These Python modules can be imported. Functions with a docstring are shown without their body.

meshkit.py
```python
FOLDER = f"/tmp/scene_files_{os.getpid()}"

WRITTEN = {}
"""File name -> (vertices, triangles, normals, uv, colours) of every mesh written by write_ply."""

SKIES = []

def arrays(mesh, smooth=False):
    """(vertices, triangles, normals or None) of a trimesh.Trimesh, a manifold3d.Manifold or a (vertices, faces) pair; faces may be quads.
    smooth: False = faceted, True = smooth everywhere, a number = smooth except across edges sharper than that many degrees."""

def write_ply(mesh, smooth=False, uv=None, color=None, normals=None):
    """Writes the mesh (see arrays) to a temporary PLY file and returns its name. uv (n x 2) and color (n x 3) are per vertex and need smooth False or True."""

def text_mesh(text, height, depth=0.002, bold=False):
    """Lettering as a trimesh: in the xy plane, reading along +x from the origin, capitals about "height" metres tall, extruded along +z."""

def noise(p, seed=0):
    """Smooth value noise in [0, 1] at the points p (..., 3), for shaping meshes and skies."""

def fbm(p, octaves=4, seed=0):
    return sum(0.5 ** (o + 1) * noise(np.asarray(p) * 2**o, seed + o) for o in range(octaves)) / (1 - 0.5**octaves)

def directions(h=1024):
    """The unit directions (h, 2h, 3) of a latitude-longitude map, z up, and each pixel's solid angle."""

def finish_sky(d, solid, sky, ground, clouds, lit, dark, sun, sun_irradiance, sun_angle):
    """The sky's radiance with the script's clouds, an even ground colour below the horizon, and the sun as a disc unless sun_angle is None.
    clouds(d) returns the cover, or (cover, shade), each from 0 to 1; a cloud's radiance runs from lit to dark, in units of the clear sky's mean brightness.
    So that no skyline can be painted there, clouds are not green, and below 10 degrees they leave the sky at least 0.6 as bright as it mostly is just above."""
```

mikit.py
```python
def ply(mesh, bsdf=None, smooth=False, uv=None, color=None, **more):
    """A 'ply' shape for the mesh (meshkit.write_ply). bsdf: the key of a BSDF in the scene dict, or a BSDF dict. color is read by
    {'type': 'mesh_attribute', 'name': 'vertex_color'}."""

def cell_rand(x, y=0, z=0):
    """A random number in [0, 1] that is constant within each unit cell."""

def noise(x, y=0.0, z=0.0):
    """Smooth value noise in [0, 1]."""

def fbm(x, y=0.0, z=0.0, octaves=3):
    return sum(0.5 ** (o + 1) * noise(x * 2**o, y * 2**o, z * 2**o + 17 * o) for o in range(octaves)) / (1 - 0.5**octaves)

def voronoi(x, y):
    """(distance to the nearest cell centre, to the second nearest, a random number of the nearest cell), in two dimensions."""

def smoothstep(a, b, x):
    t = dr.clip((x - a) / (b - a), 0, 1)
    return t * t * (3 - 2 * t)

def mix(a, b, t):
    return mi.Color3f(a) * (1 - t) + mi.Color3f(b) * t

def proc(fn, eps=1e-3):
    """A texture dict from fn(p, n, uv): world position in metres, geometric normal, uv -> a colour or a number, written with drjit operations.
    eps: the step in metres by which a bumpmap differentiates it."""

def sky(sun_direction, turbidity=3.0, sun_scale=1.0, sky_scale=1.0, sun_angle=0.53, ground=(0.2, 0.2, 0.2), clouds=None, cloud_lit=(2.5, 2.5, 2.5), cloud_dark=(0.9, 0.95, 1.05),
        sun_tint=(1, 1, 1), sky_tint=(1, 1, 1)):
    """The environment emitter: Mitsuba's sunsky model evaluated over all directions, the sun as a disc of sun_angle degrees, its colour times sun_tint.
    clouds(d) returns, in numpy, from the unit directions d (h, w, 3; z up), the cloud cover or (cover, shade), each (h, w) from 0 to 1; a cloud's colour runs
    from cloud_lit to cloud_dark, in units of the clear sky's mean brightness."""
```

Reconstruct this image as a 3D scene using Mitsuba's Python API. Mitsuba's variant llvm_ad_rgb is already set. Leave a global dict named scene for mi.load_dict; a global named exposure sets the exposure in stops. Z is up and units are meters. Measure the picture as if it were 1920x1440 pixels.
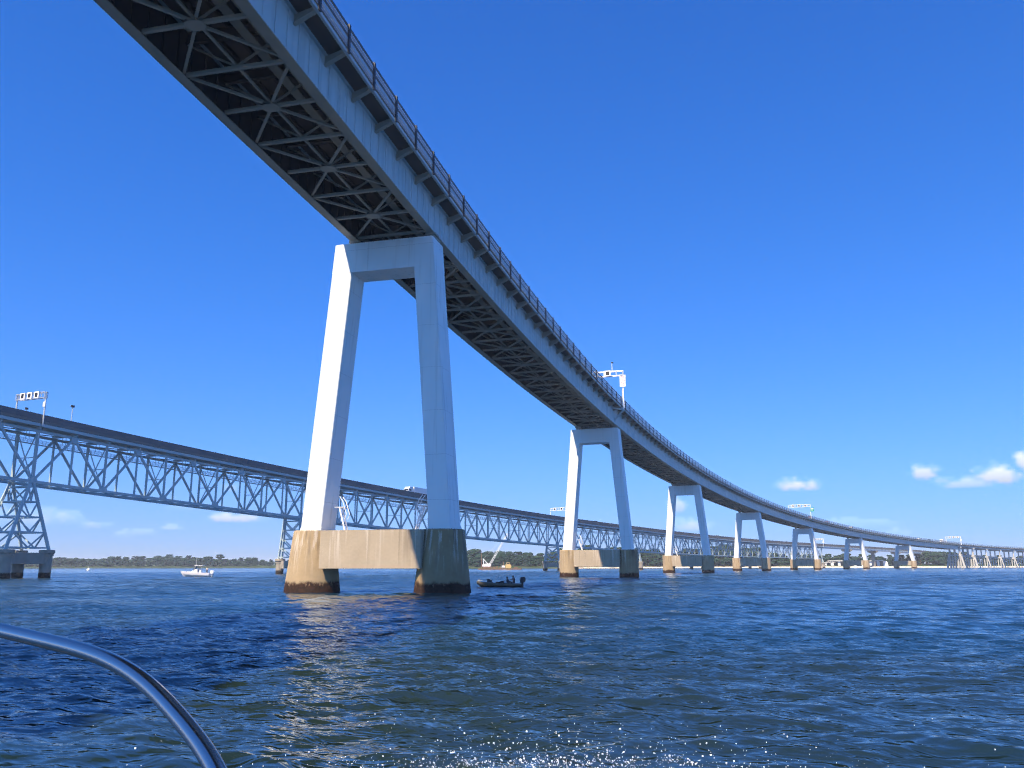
import math, numpy as np, trimesh, manifold3d as m3, drjit as dr, mitsuba as mi, mikit, meshkit
from mikit import proc, noise, fbm, smoothstep, mix
from scipy.spatial import Delaunay
T = mi.ScalarTransform4f
RNG = np.random.default_rng(7)
scene, labels = {}, {}

# ------------------------------------------------------------------ camera, sky, exposure
EYE = 2.7                                   # metres above the water
FOC, PITCH, ROLL = 1560.509, 0.2150006, -0.0015359
_c, _s, _cr, _sr = math.cos(PITCH), math.sin(PITCH), math.cos(ROLL), math.sin(ROLL)
_D = np.array([0, _s, -_c]) * _cr + np.array([1.0, 0, 0]) * _sr
scene['camera'] = {'type': 'perspective', 'fov_axis': 'x', 'fov': math.degrees(2 * math.atan(960 / FOC)), 'near_clip': 0.1, 'far_clip': 60000.0,
                   'to_world': T().look_at(origin=[0, 0, EYE], target=[0, _c, EYE + _s], up=(-_D).tolist())}
SUN = (-0.475, -0.80, 1.0)

def dirpx(x, y):
    """Direction towards the cloud that stands over this spot of the horizon; used only to lay out the clouds."""
    a, b = (x - 960) / FOC, -(y - 720) / FOC
    d = np.array([a, _c - b * _s, _s + b * _c])
    return math.atan2(d[0], d[1]), math.asin(d[2] / np.linalg.norm(d))

CLOUDS = [(1490, 914, 30, 11, .95), (1735, 891, 17, 13, .8), (1768, 904, 14, 7, .4), (1815, 910, 38, 9, .55), (1866, 897, 26, 15, .9), (1926, 873, 13, 17, .95),
          (455, 972, 40, 9, .8), (320, 990, 14, 5, .45), (265, 998, 22, 5, .4), (235, 1002, 14, 4, .35), (175, 984, 18, 6, .45), (435, 915, 14, 10, .35), (60, 975, 60, 14, .45),
          (1270, 952, 14, 16, .6), (1300, 990, 36, 13, .6), (350, 951, 30, 6, .3), (1690, 1000, 14, 6, .4), (1600, 985, 50, 8, .22)]
_cl = [(*dirpx(x, y), w / FOC, h / FOC, k) for x, y, w, h, k in CLOUDS]

def clouds(d):
    az, el = np.arctan2(d[..., 0], d[..., 1]), np.arcsin(np.clip(d[..., 2], -1, 1))
    p = np.stack([az * 60, el * 90, 0 * az], -1)
    n = meshkit.fbm(p, 5, 3) - 0.5
    n2 = meshkit.fbm(p * 3.1, 4, 11) - 0.5
    cover, shade = np.zeros_like(az), np.full_like(az, 0.9)
    for a, e, w, h, k in _cl:
        x, y = (az - a) / w, (el - e) / h
        y = np.where(y < 0, y * 1.9, y)
        r = np.sqrt(x * x + y * y) + n * 1.5 + n2 * 0.9
        cov = min(1, k * 1.15) * np.clip((1.42 - r) / 0.75, 0, 1)
        shade = np.where(cov > cover, np.clip(0.55 - (el - e) / h * 0.6, 0, 1), shade)
        cover = np.maximum(cover, cov)
    # a few more small fair-weather clouds low over the rest of the horizon
    out = np.clip((np.abs(az) - 0.62) * 8, 0, 1)
    q = meshkit.fbm(np.stack([az * 14, el * 34, 0 * az + 5], -1), 5, 21)
    cover = np.maximum(cover, out * np.clip((q - 0.60) * 5, 0, 0.8) * np.clip((0.24 - el) * 9, 0, 1) * np.clip(el * 30, 0, 1))
    # thin whitish air above the skyline
    cover = np.maximum(cover, 0.58 * np.exp(-np.clip(el, 0, 2) / 0.085))
    return cover, shade

scene['sky'] = mikit.sky(SUN, turbidity=2.6, ground=(0.03, 0.05, 0.07), clouds=clouds, cloud_lit=(2.7, 2.95, 3.4), cloud_dark=(1.55, 1.75, 2.2),
                         sky_tint=(0.34, 0.93, 1.80), sky_scale=1.0, sun_scale=1.5)
exposure = 1.85

# ------------------------------------------------------------------ helpers
class MB:
    """Collects boxes, bars, tubes and sweeps into one mesh."""
    def __init__(self): self.v, self.f, self.n = [], [], 0
    def add(self, v, f):
        v, f = np.asarray(v, float), np.asarray(f, int)
        if f.shape[1] == 4: f = np.vstack([f[:, [0, 1, 2]], f[:, [0, 2, 3]]])
        self.v.append(v); self.f.append(f + self.n); self.n += len(v)
        return self
    def box(self, lo, hi, M=None):
        lo, hi = np.minimum(lo, hi), np.maximum(lo, hi)
        v = np.array([[x, y, z] for x in (lo[0], hi[0]) for y in (lo[1], hi[1]) for z in (lo[2], hi[2])], float)
        f = [[0, 1, 3, 2], [4, 6, 7, 5], [0, 4, 5, 1], [2, 3, 7, 6], [0, 2, 6, 4], [1, 5, 7, 3]]
        return self.add(v if M is None else M(v), f)
    def bar(self, p, q, w, h, up=(0, 0, 1)):
        """A box from p to q, w wide across and h deep along "up"."""
        p, q = np.asarray(p, float), np.asarray(q, float)
        d = q - p; d /= np.linalg.norm(d)
        a = np.cross(d, up)
        if np.linalg.norm(a) < 1e-4: a = np.cross(d, (1, 0, 0))
        a /= np.linalg.norm(a); b = np.cross(a, d)
        v = [o + a * w / 2 * i + b * h / 2 * j for o in (p, q) for i, j in ((-1, -1), (1, -1), (1, 1), (-1, 1))]
        return self.add(v, [[3, 2, 1, 0], [4, 5, 6, 7], [0, 1, 5, 4], [1, 2, 6, 5], [2, 3, 7, 6], [3, 0, 4, 7]])
    def tube(self, pts, r, n=8):
        pts = np.asarray(pts, float); k = len(pts); r = np.broadcast_to(r, (k,))
        t = np.gradient(pts, axis=0); t /= np.linalg.norm(t, axis=1, keepdims=True) + 1e-12
        ref = np.array([0, 0, 1.0]) if abs(t[0, 2]) < 0.9 else np.array([1.0, 0, 0])
        a = np.cross(t, ref); a /= np.linalg.norm(a, axis=1, keepdims=True) + 1e-12
        b = np.cross(t, a); g = np.arange(n) * 2 * np.pi / n
        v = pts[:, None] + r[:, None, None] * (np.cos(g)[None, :, None] * a[:, None] + np.sin(g)[None, :, None] * b[:, None])
        i, j = np.meshgrid(np.arange(k - 1), np.arange(n), indexing='ij')
        f = np.stack([i * n + j, i * n + (j + 1) % n, (i + 1) * n + (j + 1) % n, (i + 1) * n + j], -1).reshape(-1, 4)
        v = np.vstack([v.reshape(-1, 3), pts[:1], pts[-1:]])
        f = np.vstack([f[:, [0, 1, 2]], f[:, [0, 2, 3]]])
        jj = np.arange(n)
        caps = np.vstack([np.stack([(jj + 1) % n, jj, jj * 0 + k * n], 1), np.stack([(k - 1) * n + jj, (k - 1) * n + (jj + 1) % n, jj * 0 + k * n + 1], 1)])
        return self.add(v, np.vstack([f, caps]))
    def rings(self, R, caps=True):
        """Skins closed rings R (k, n, 3)."""
        R = np.asarray(R, float); k, n = R.shape[:2]
        i, j = np.meshgrid(np.arange(k - 1), np.arange(n), indexing='ij')
        f = np.stack([i * n + j, i * n + (j + 1) % n, (i + 1) * n + (j + 1) % n, (i + 1) * n + j], -1).reshape(-1, 4)
        self.add(R.reshape(-1, 3), f)
        if caps:
            for ring, flip in ((R[0], True), (R[-1], False)):
                c = np.vstack([ring, ring.mean(0)]); jj = np.arange(n)
                t = np.stack([jj, (jj + 1) % n, jj * 0 + n], 1)
                self.add(c, t[:, ::-1] if flip else t)
        return self
    def mesh(self): return np.vstack(self.v), np.vstack(self.f)
    def tm(self): return trimesh.Trimesh(*self.mesh(), process=False)

def numbered(key):
    k, n = key, 0
    while k in scene or k in USED: n += 1; k = f'{key}_{n:03d}'
    USED.add(k); return k
USED = set()
def thing(name, label, cat, group=None, **kw):
    k = numbered(name); labels[k] = {'label': label, 'category': cat, **({'group': group} if group else {}), **kw}
    return k
def part(parent, name, mesh, mat, smooth=False, label=None, stuff=False, **more):
    k = numbered(f'{parent}__{name}')
    scene[k] = mikit.ply(mesh.mesh() if isinstance(mesh, MB) else mesh, mat, smooth, **more)
    if label or stuff: labels[k] = {**({'label': label} if label else {}), **({'kind': 'stuff'} if stuff else {})}
    return k
def solo(name, mesh, mat, label, cat, smooth=False, group=None, **kw):
    k = thing(name, label, cat, group, **kw)
    scene[k] = mikit.ply(mesh.mesh() if isinstance(mesh, MB) else mesh, mat, smooth)
    return k
def structure(name, mesh, mat, smooth=False):
    scene[name] = mikit.ply(mesh.mesh() if isinstance(mesh, MB) else mesh, mat, smooth); USED.add(name)
    labels[name] = {'kind': 'structure'}
def at_water(px, py):
    """A spot on the water as (x, y), from where it was measured in the photograph (layout only)."""
    a, b = (px - 960) / FOC, -(py - 720) / FOC
    d = np.array([a, _c - b * _s, _s + b * _c]); t = EYE / -d[2]
    return d[:2] * t

# ------------------------------------------------------------------ materials
def bsdf(key, base, rough=0.6, metallic=0.0, spec=0.5, bump=None, two=True, **kw):
    d = {'type': 'principled', 'base_color': {'type': 'rgb', 'value': list(base)} if not callable(base) else proc(base), 'roughness': rough, 'metallic': metallic, 'specular': spec, **kw}
    if bump: d = {'type': 'bumpmap', 'arbitrary': proc(bump[0], bump[2] if len(bump) > 2 else 0.02), 'scale': bump[1], 'bsdf': d}
    scene[key] = {'type': 'twosided', 'bsdf': d} if two else d

def c_pier(p, n, uv):
    w = fbm(p.x * 0.9, p.y * 0.9, p.z * 0.16, 3)
    st = smoothstep(0.56, 0.78, fbm(p.x * 2.6 + 7, p.y * 2.6, p.z * 0.10, 3))
    g = mix((0.64, 0.69, 0.68), (0.72, 0.76, 0.745), w)
    g = mix(g, (0.46, 0.48, 0.45), st * 0.4)
    lift = p.z / 4.7 - dr.floor(p.z / 4.7)                       # pour joints between concrete lifts
    g = mix(g, (0.36, 0.37, 0.36), smoothstep(0.982, 0.992, lift) * 0.35)
    drip = smoothstep(0.60, 0.80, fbm(p.x * 1.9 + 40, p.y * 1.9, p.z * 0.05, 3)) * smoothstep(4.0, 0.0, dr.abs(p.z - 33.0))
    return mix(g, (0.30, 0.29, 0.20), drip * 0.5)
bsdf('m_pier_paint', c_pier, 0.55)
def c_foot(p, n, uv, a=(0.335, 0.245, 0.135), b=(0.42, 0.32, 0.19), streak=0.55):
    w = fbm(p.x * 0.7, p.y * 0.7, p.z * 0.5, 4)
    base = mix(a, b, w)
    pits = fbm(p.x * 5, p.y * 5, p.z * 5, 3)
    base = base * (0.93 + 0.14 * pits)
    top = smoothstep(1.0, 6.6, p.z)
    run = fbm(p.x * 4.6, p.y * 4.6, p.z * 0.11, 3)
    base = mix(base, (0.70, 0.64, 0.54), smoothstep(0.52, 0.74, run) * top * streak)
    run2 = fbm(p.x * 2.3 + 30, p.y * 2.3, p.z * 0.07, 3)
    base = mix(base, (0.16, 0.13, 0.095), smoothstep(0.56, 0.8, run2) * top * 0.85)
    edge = 1.05 + 0.5 * (fbm(p.x * 0.9, p.y * 0.9, 3.0, 2) - 0.5) + 0.3 * (fbm(p.x * 5.0, p.y * 5.0, p.z * 3.0, 3) - 0.5)
    growth = mix((0.055, 0.024, 0.013), (0.018, 0.014, 0.01), fbm(p.x * 4, p.y * 4, p.z * 4, 2))
    growth = mix(growth, (0.25, 0.17, 0.10), smoothstep(0.62, 0.75, fbm(p.x * 6 + 3, p.y * 6, p.z * 2.5, 2)) * smoothstep(0.35, 0.9, p.z) * 0.7)
    return mix(growth, base, smoothstep(edge - 0.22, edge + 0.22, p.z))
bsdf('m_footing', c_foot, 0.85, spec=0.25, bump=(lambda p, n, uv: fbm(p.x * 1.5, p.y * 1.5, p.z * 4, 3), 0.02))
bsdf('m_footing_stained_shaded', lambda p, n, uv: mix(c_foot(p, n, uv, (0.25, 0.18, 0.095), (0.34, 0.25, 0.14), 0.6), (0.05, 0.042, 0.032), 0.75 * smoothstep(3.5, 6.6, p.z) * smoothstep(0.42, 0.62, fbm(p.x * 1.3, p.y * 1.3, p.z * 0.12, 3))), 0.85, spec=0.25)  # black runs at the top are stains; the darker base paints in shade
bsdf('m_tie', lambda p, n, uv: c_foot(p, n, uv, (0.355, 0.29, 0.20), (0.43, 0.36, 0.255), 0.45), 0.85, spec=0.25)
def c_girder(p, n, uv):
    w = fbm(p.x * 0.5, p.y * 0.5, p.z * 0.3, 3)
    st = smoothstep(0.5, 0.8, fbm(p.x * 1.7 + 5, p.y * 1.7, p.z * 0.12, 3))
    return mix(mix((0.40, 0.47, 0.465), (0.48, 0.55, 0.54), w), (0.30, 0.33, 0.31), st * 0.35)
bsdf('m_girder', c_girder, 0.5)
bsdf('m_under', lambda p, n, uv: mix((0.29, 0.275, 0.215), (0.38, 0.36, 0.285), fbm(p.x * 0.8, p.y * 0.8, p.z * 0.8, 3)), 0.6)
bsdf('m_painted_shade', (0.045, 0.045, 0.042), 0.8)  # near-black colour stands in for the shade between and under the girders
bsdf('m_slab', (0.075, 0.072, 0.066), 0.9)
bsdf('m_deck', lambda p, n, uv: mix((0.13, 0.125, 0.115), (0.22, 0.21, 0.19), fbm(p.x * 0.6, p.y * 0.6, p.z * 0.6, 3)), 0.9)
bsdf('m_rail', lambda p, n, uv: mix((0.05, 0.055, 0.06), (0.11, 0.12, 0.125), fbm(p.x * 1.5, p.y * 1.5, p.z * 1.5, 2)), 0.45, 0.2)
bsdf('m_post', (0.028, 0.03, 0.034), 0.5)
bsdf('m_galv', (0.46, 0.49, 0.49), 0.4, 0.35)
bsdf('m_truss', lambda p, n, uv: mix((0.33, 0.415, 0.415), (0.46, 0.54, 0.53), fbm(p.x * 0.4, p.y * 0.4, p.z * 0.4, 3)), 0.5)
bsdf('m_oldfoot', lambda p, n, uv: mix((0.03, 0.025, 0.02), mix((0.26, 0.23, 0.18), (0.38, 0.34, 0.27), fbm(p.x * 0.8, p.y * 0.8, p.z * 0.5, 3)), smoothstep(1.0, 1.5, p.z)), 0.9, spec=0.25)
bsdf('m_parapet', lambda p, n, uv: mix((0.10, 0.10, 0.105), (0.17, 0.17, 0.17), fbm(p.x * 0.3, p.y * 0.3, p.z * 0.9, 3)), 0.85)
bsdf('m_bent', lambda p, n, uv: mix((0.44, 0.43, 0.39), (0.58, 0.57, 0.52), fbm(p.x * 0.8, p.y * 0.8, p.z * 0.4, 3)), 0.8)
bsdf('m_white', (0.80, 0.80, 0.78), 0.4)
bsdf('m_black', (0.02, 0.02, 0.022), 0.45)
bsdf('m_glass', (0.03, 0.04, 0.05), 0.06, spec=0.7)
bsdf('m_green_sign', (0.02, 0.30, 0.20), 0.4)
bsdf('m_red', (0.38, 0.03, 0.03), 0.35)
bsdf('m_car_red', (0.22, 0.02, 0.03), 0.25, clearcoat=0.6)
bsdf('m_car_dark', (0.03, 0.035, 0.05), 0.25, clearcoat=0.6)
bsdf('m_car_silver', (0.45, 0.46, 0.48), 0.3, 0.3, clearcoat=0.5)
bsdf('m_rust', lambda p, n, uv: mix((0.15, 0.075, 0.045), (0.24, 0.13, 0.08), fbm(p.x, p.y, p.z, 3)), 0.8)
bsdf('m_yellow', (0.55, 0.42, 0.16), 0.5)
bsdf('m_gelcoat', (0.80, 0.79, 0.77), 0.2, clearcoat=0.5)
bsdf('m_hull_olive', lambda p, n, uv: mix((0.05, 0.048, 0.036), (0.15, 0.135, 0.10), smoothstep(0.15, 0.35, p.z)), 0.35)
bsdf('m_deckgrey', (0.16, 0.16, 0.155), 0.8)
bsdf('m_skin', (0.45, 0.28, 0.20), 0.5)
bsdf('m_shirt_dark', (0.025, 0.03, 0.05), 0.8)
bsdf('m_shirt_white', (0.55, 0.55, 0.52), 0.8)
bsdf('m_trousers', (0.05, 0.055, 0.07), 0.8)
bsdf('m_hair', (0.03, 0.022, 0.018), 0.7)
scene['m_steel'] = {'type': 'roughconductor', 'material': 'Cr', 'alpha': 0.02, 'specular_reflectance': {'type': 'rgb', 'value': [0.95, 0.86, 0.74]}, 'distribution': 'ggx'}
bsdf('m_foliage', lambda p, n, uv: mix((0.009, 0.030, 0.018), (0.024, 0.056, 0.028), fbm(p.x * 0.09, p.y * 0.09, p.z * 0.25, 3)), 0.8, spec=0.2)
bsdf('m_trunk', (0.10, 0.075, 0.055), 0.9)
bsdf('m_land', lambda p, n, uv: mix(mix((0.46, 0.40, 0.30), (0.62, 0.56, 0.45), fbm(p.x * 0.1, p.y * 0.1, 0.0, 3)), mix((0.022, 0.040, 0.018), (0.045, 0.065, 0.028), fbm(p.x * 0.06, p.y * 0.06, 1.0, 3)),
     smoothstep(1.3, 2.0, p.z + 3.2 * smoothstep(60.0, -60.0, p.x - 60.0 * noise(p.x * 0.02, p.y * 0.02, 1.0)) + 0.5 * fbm(p.x * 0.15, p.y * 0.15, 2.0, 3))), 0.95, spec=0.15)
bsdf('m_foam', (0.85, 0.87, 0.88), 0.35)

# water: sky-reflecting surface over dark green body; ripples too short for the mesh as a bump
_wr = np.random.default_rng(41)
_RIP = []
for lam in np.geomspace(0.09, 0.85, 26):
    a = math.radians(78 + _wr.normal(0, 22)); k = 2 * math.pi / lam
    _RIP.append(tuple(float(q) for q in (k * math.cos(a), k * math.sin(a), _wr.uniform(0, 6.28), 0.024 * lam / (2 * math.pi))))
def ripple(p, n, uv):
    gust = 0.45 + 1.1 * smoothstep(0.3, 0.7, fbm(p.x * 0.045, p.y * 0.07, 0.0, 3))
    wx = p.x + 0.35 * noise(p.x * 1.3, p.y * 1.3, 5.0); wy = p.y + 0.35 * noise(p.x * 1.3, p.y * 1.3, 9.0)
    h = 0.0
    for kx, ky, ph, am in _RIP: h = h + am * dr.sin(kx * wx + ky * wy + ph)
    return h * gust
scene['m_water'] = {'type': 'bumpmap', 'arbitrary': proc(ripple, 0.012), 'scale': 1.0, 'bsdf': {'type': 'principled',
    'base_color': proc(lambda p, n, uv: mix((0.005, 0.021, 0.037), (0.011, 0.022, 0.020), smoothstep(0.3, 0.75, fbm(p.x * 0.06, p.y * 0.09, 0.0, 3)))), 'roughness': 0.07, 'specular': 1.0}}

# ------------------------------------------------------------------ the line of the new bridge (plan curve and grade)
SG = -2.4 + 0.02 * np.arange(591)
SPAN = 125.2514
_h = 0.2461010 + 0.0879932 * SG - 0.00224860 * SG**2 + 0.000257343 * SG**3
_hm = (_h[1:] + _h[:-1]) / 2
_X = np.concatenate([[0], np.cumsum(np.sin(_hm) * 0.02 * SPAN)]); _Y = np.concatenate([[0], np.cumsum(np.cos(_hm) * 0.02 * SPAN)])
_i0 = int(np.argmin(np.abs(SG)))
_X += -14.897276 - _X[_i0]; _Y += 83.818432 - _Y[_i0]
_Z = 39.344182 - 2.7316634 * SG - 0.19923688 * SG**2 + 0.020147546 * SG**3
def frame(s):
    s = np.asarray(s, float)
    P = np.stack([np.interp(s, SG, _X), np.interp(s, SG, _Y), np.interp(s, SG, _Z)], -1)
    h = np.interp(s, SG, _h)
    return P, np.stack([np.cos(h), -np.sin(h), 0 * h], -1), np.stack([np.sin(h), np.cos(h), 0 * h], -1)
def B(s, u, dz, fwd=0.0):
    P, n, a = frame(s)
    return P + n * u + np.array([0, 0, 1.0]) * dz + a * fwd
def sweep(prof, s):
    """The closed (u, z) profile carried along the bridge."""
    P, n, _ = frame(s); prof = np.asarray(prof, float)
    R = P[:, None] + n[:, None] * prof[None, :, :1] + np.array([0, 0, 1.0]) * prof[None, :, 1:]
    return R[:, ::-1]
S0, S1 = -2.3, 7.0
SS = np.arange(S0, S1 + 1e-6, 0.02)
NODE0, NODE = -0.0007, 0.04305              # star-shaped bracing nodes at even multiples
def rect(u0, u1, z0, z1): return [(u0, z0), (u1, z0), (u1, z1), (u0, z1)]

br = thing('girder_bridge', 'long pale blue steel girder bridge sweeping overhead and curving away to the right', 'bridge')
for sg in (1, -1):
    g = MB(); w = sg * 4.65
    for pr in (rect(*sorted((w, w + sg * 0.014)), 0.09, 4.24), rect(w - 0.3, w + 0.3, 4.24, 4.30)): g.rings(sweep(pr, SS))
    k = part(br, 'girder', g, 'm_girder')
    part(k, 'flange', MB().rings(sweep(rect(w - 0.45, w + 0.45, 0.0, 0.09), SS)), 'm_under')
    part(k, 'inner_face', MB().rings(sweep(rect(*sorted((w - sg * 0.001, w - sg * 0.014)), 0.09, 4.24), SS)), 'm_painted_shade')  # dark sheet on the inner web, its shade put into the colour
    st, si_ = MB(), MB()
    for s in np.arange(S0 + 0.01, S1, NODE / 3):
        o = sg * 0.014
        for side in ((o, o + sg * 0.06), (-o, -o - sg * 0.12)):
            a, b = B(s, w + side[0], 0.1), B(s, w + side[1], 0.1)
            (st if side[0] == o else si_).bar((a + b) / 2, (a + b) / 2 + [0, 0, 4.12], 0.03, abs(side[1] - side[0]), up=frame(s)[1])
    part(k, 'stiffener', st, 'm_girder', stuff=True); part(k, 'stiffener', si_, 'm_painted_shade', stuff=True)
for s in np.arange(-0.36, 3.0, 0.215):     # bolted field splices of the near girder
    a, b = B(s, 4.672, 0.25), B(s, 4.672, 4.1)
    part(br, 'splice_plate', MB().bar(a, b, 0.9, 0.022, up=frame(s)[1]), 'm_girder')
    bo = MB()
    for q in np.linspace(0.04, 0.96, 16):
        for v in (-0.34, -0.2, 0.2, 0.34): bo.bar(B(s, 4.683, 0.25 + 3.85 * q, v), B(s, 4.705, 0.25 + 3.85 * q, v), 0.05, 0.05)
    part(br, 'bolt', bo, 'm_girder', stuff=True)
part(br, 'deck_slab', MB().rings(sweep([(-6.45, 4.75), (-6.45, 5.05), (6.45, 5.05), (6.45, 4.75), (4.9, 4.31), (-4.9, 4.31)][::-1], SS)), 'm_slab')
for sg in (1, -1):
    part(br, 'edge_beam', MB().rings(sweep(rect(*sorted((sg * 6.46, sg * 6.70)), 4.15, 4.45), SS)), 'm_girder')
    part(br, 'curb', MB().rings(sweep(rect(*sorted((sg * 5.95, sg * 6.25)), 5.052, 5.42), SS)), 'm_deck')
    for z, hh, m in ((4.95, 0.10, 'm_galv'), (5.40, 0.42, 'm_galv'), (5.86, 0.18, 'm_rail'), (6.27, 0.18, 'm_galv'), (6.68, 0.18, 'm_rail')):
        part(br, 'rail', MB().rings(sweep(rect(*sorted((sg * 6.60, sg * 6.70)), z - hh / 2, z + hh / 2), SS)), m)
def post(mb, s, sg):
    a, b = B(s, sg * 6.77, 4.2), B(s, sg * 6.73, 6.85)
    mb.bar(a, b, 0.30, 0.16, up=frame(s)[1]); return mb
def bracket(mb, s, sg):
    P, n, a = frame(s); w, z = 4.67 * sg, np.array([0, 0, 1.0])
    prof = [(4.67 * sg, 3.35), (6.45 * sg, 4.20), (6.45 * sg, 4.70), (4.67 * sg, 4.24)]
    for t0, t1 in ((-0.02, 0.02),):
        v = [P + n * u + z * q + a * t for t in (t0, t1) for u, q in prof]
        mb.add(v, [[0, 1, 2, 3], [7, 6, 5, 4], [0, 4, 5, 1], [1, 5, 6, 2], [2, 6, 7, 3], [3, 7, 4, 0]])
    mb.bar(P + n * prof[0][0] + z * 3.33, P + n * prof[1][0] + z * 4.17, 0.42, 0.04, up=(0, 0, 1)); return mb
J = np.arange(math.ceil((S0 - NODE0) / NODE), int((S1 - NODE0) / NODE) + 1)
far_post, far_br = MB(), MB()
ZB = 0.32
far = {n: MB() for n in ('strut', 'brace', 'gusset', 'frame_brace', 'floor_beam')}
for j in J:
    s = NODE0 + NODE * j
    near = -0.42 < s < 1.35
    for sg in (1, -1):
        if sg == 1 and -0.5 < s < 3.0:
            part(br, 'rail_post', post(MB(), s, 1), 'm_post'); part(br, 'bracket', bracket(MB(), s, 1), 'm_under')
        else:
            post(far_post, s, sg); bracket(far_br, s, sg)
    get = (lambda n: MB()) if near else (lambda n: far[n])
    def put(n, m, mat='m_under'):
        if near: part(br, n, m, mat)
    m = get('strut').bar(B(s, -4.25, ZB), B(s, 4.25, ZB), 0.28, 0.28); put('strut', m)
    m = get('floor_beam')
    for z, h, w in ((3.95, 0.05, 0.40), (3.50, 0.86, 0.03), (3.05, 0.05, 0.40)): m.bar(B(s, -4.6, z), B(s, 4.6, z), w, h)
    put('floor_beam', m, 'm_painted_shade')
    for sg in (1, -1):
        m = get('frame_brace').bar(B(s, sg * 0.2, ZB + 0.25), B(s, sg * 4.4, 2.95), 0.16, 0.14); put('frame_brace', m)
    if j % 2 == 0:
        for sg in (1, -1):
            for d in (1, -1):
                if S0 < s + d * NODE < S1:
                    m = get('brace').bar(B(s + d * 0.005, sg * 0.45, ZB + 0.04), B(s + d * (NODE - 0.003), sg * 4.28, ZB + 0.04), 0.22, 0.20); put('brace', m)
        P, n, a = frame(s); z = np.array([0, 0, ZB - 0.19])
        m = get('gusset'); pl = [P + n * u + a * v + z for u, v in ((-.75, -.3), (-.35, -.6), (.35, -.6), (.75, -.3), (.75, .3), (.35, .6), (-.35, .6), (-.75, .3))]
        m.rings(np.array([pl, [q + [0, 0, 0.03] for q in pl]])); put('gusset', m)
for n, m in far.items(): part(br, n, m, 'm_painted_shade' if n == 'floor_beam' else 'm_under', stuff=True)
part(br, 'rail_post', far_post, 'm_post', stuff=True); part(br, 'bracket', far_br, 'm_under', stuff=True)
for u in (-2.6, -0.9, 0.9, 2.6): part(br, 'stringer', MB().rings(sweep(rect(u - 0.14, u + 0.14, 3.98, 4.30), SS)), 'm_painted_shade')
part(br, 'centre_tie', MB().rings(sweep(rect(-0.10, 0.10, ZB + 0.17, ZB + 0.33), SS)), 'm_under')
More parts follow.
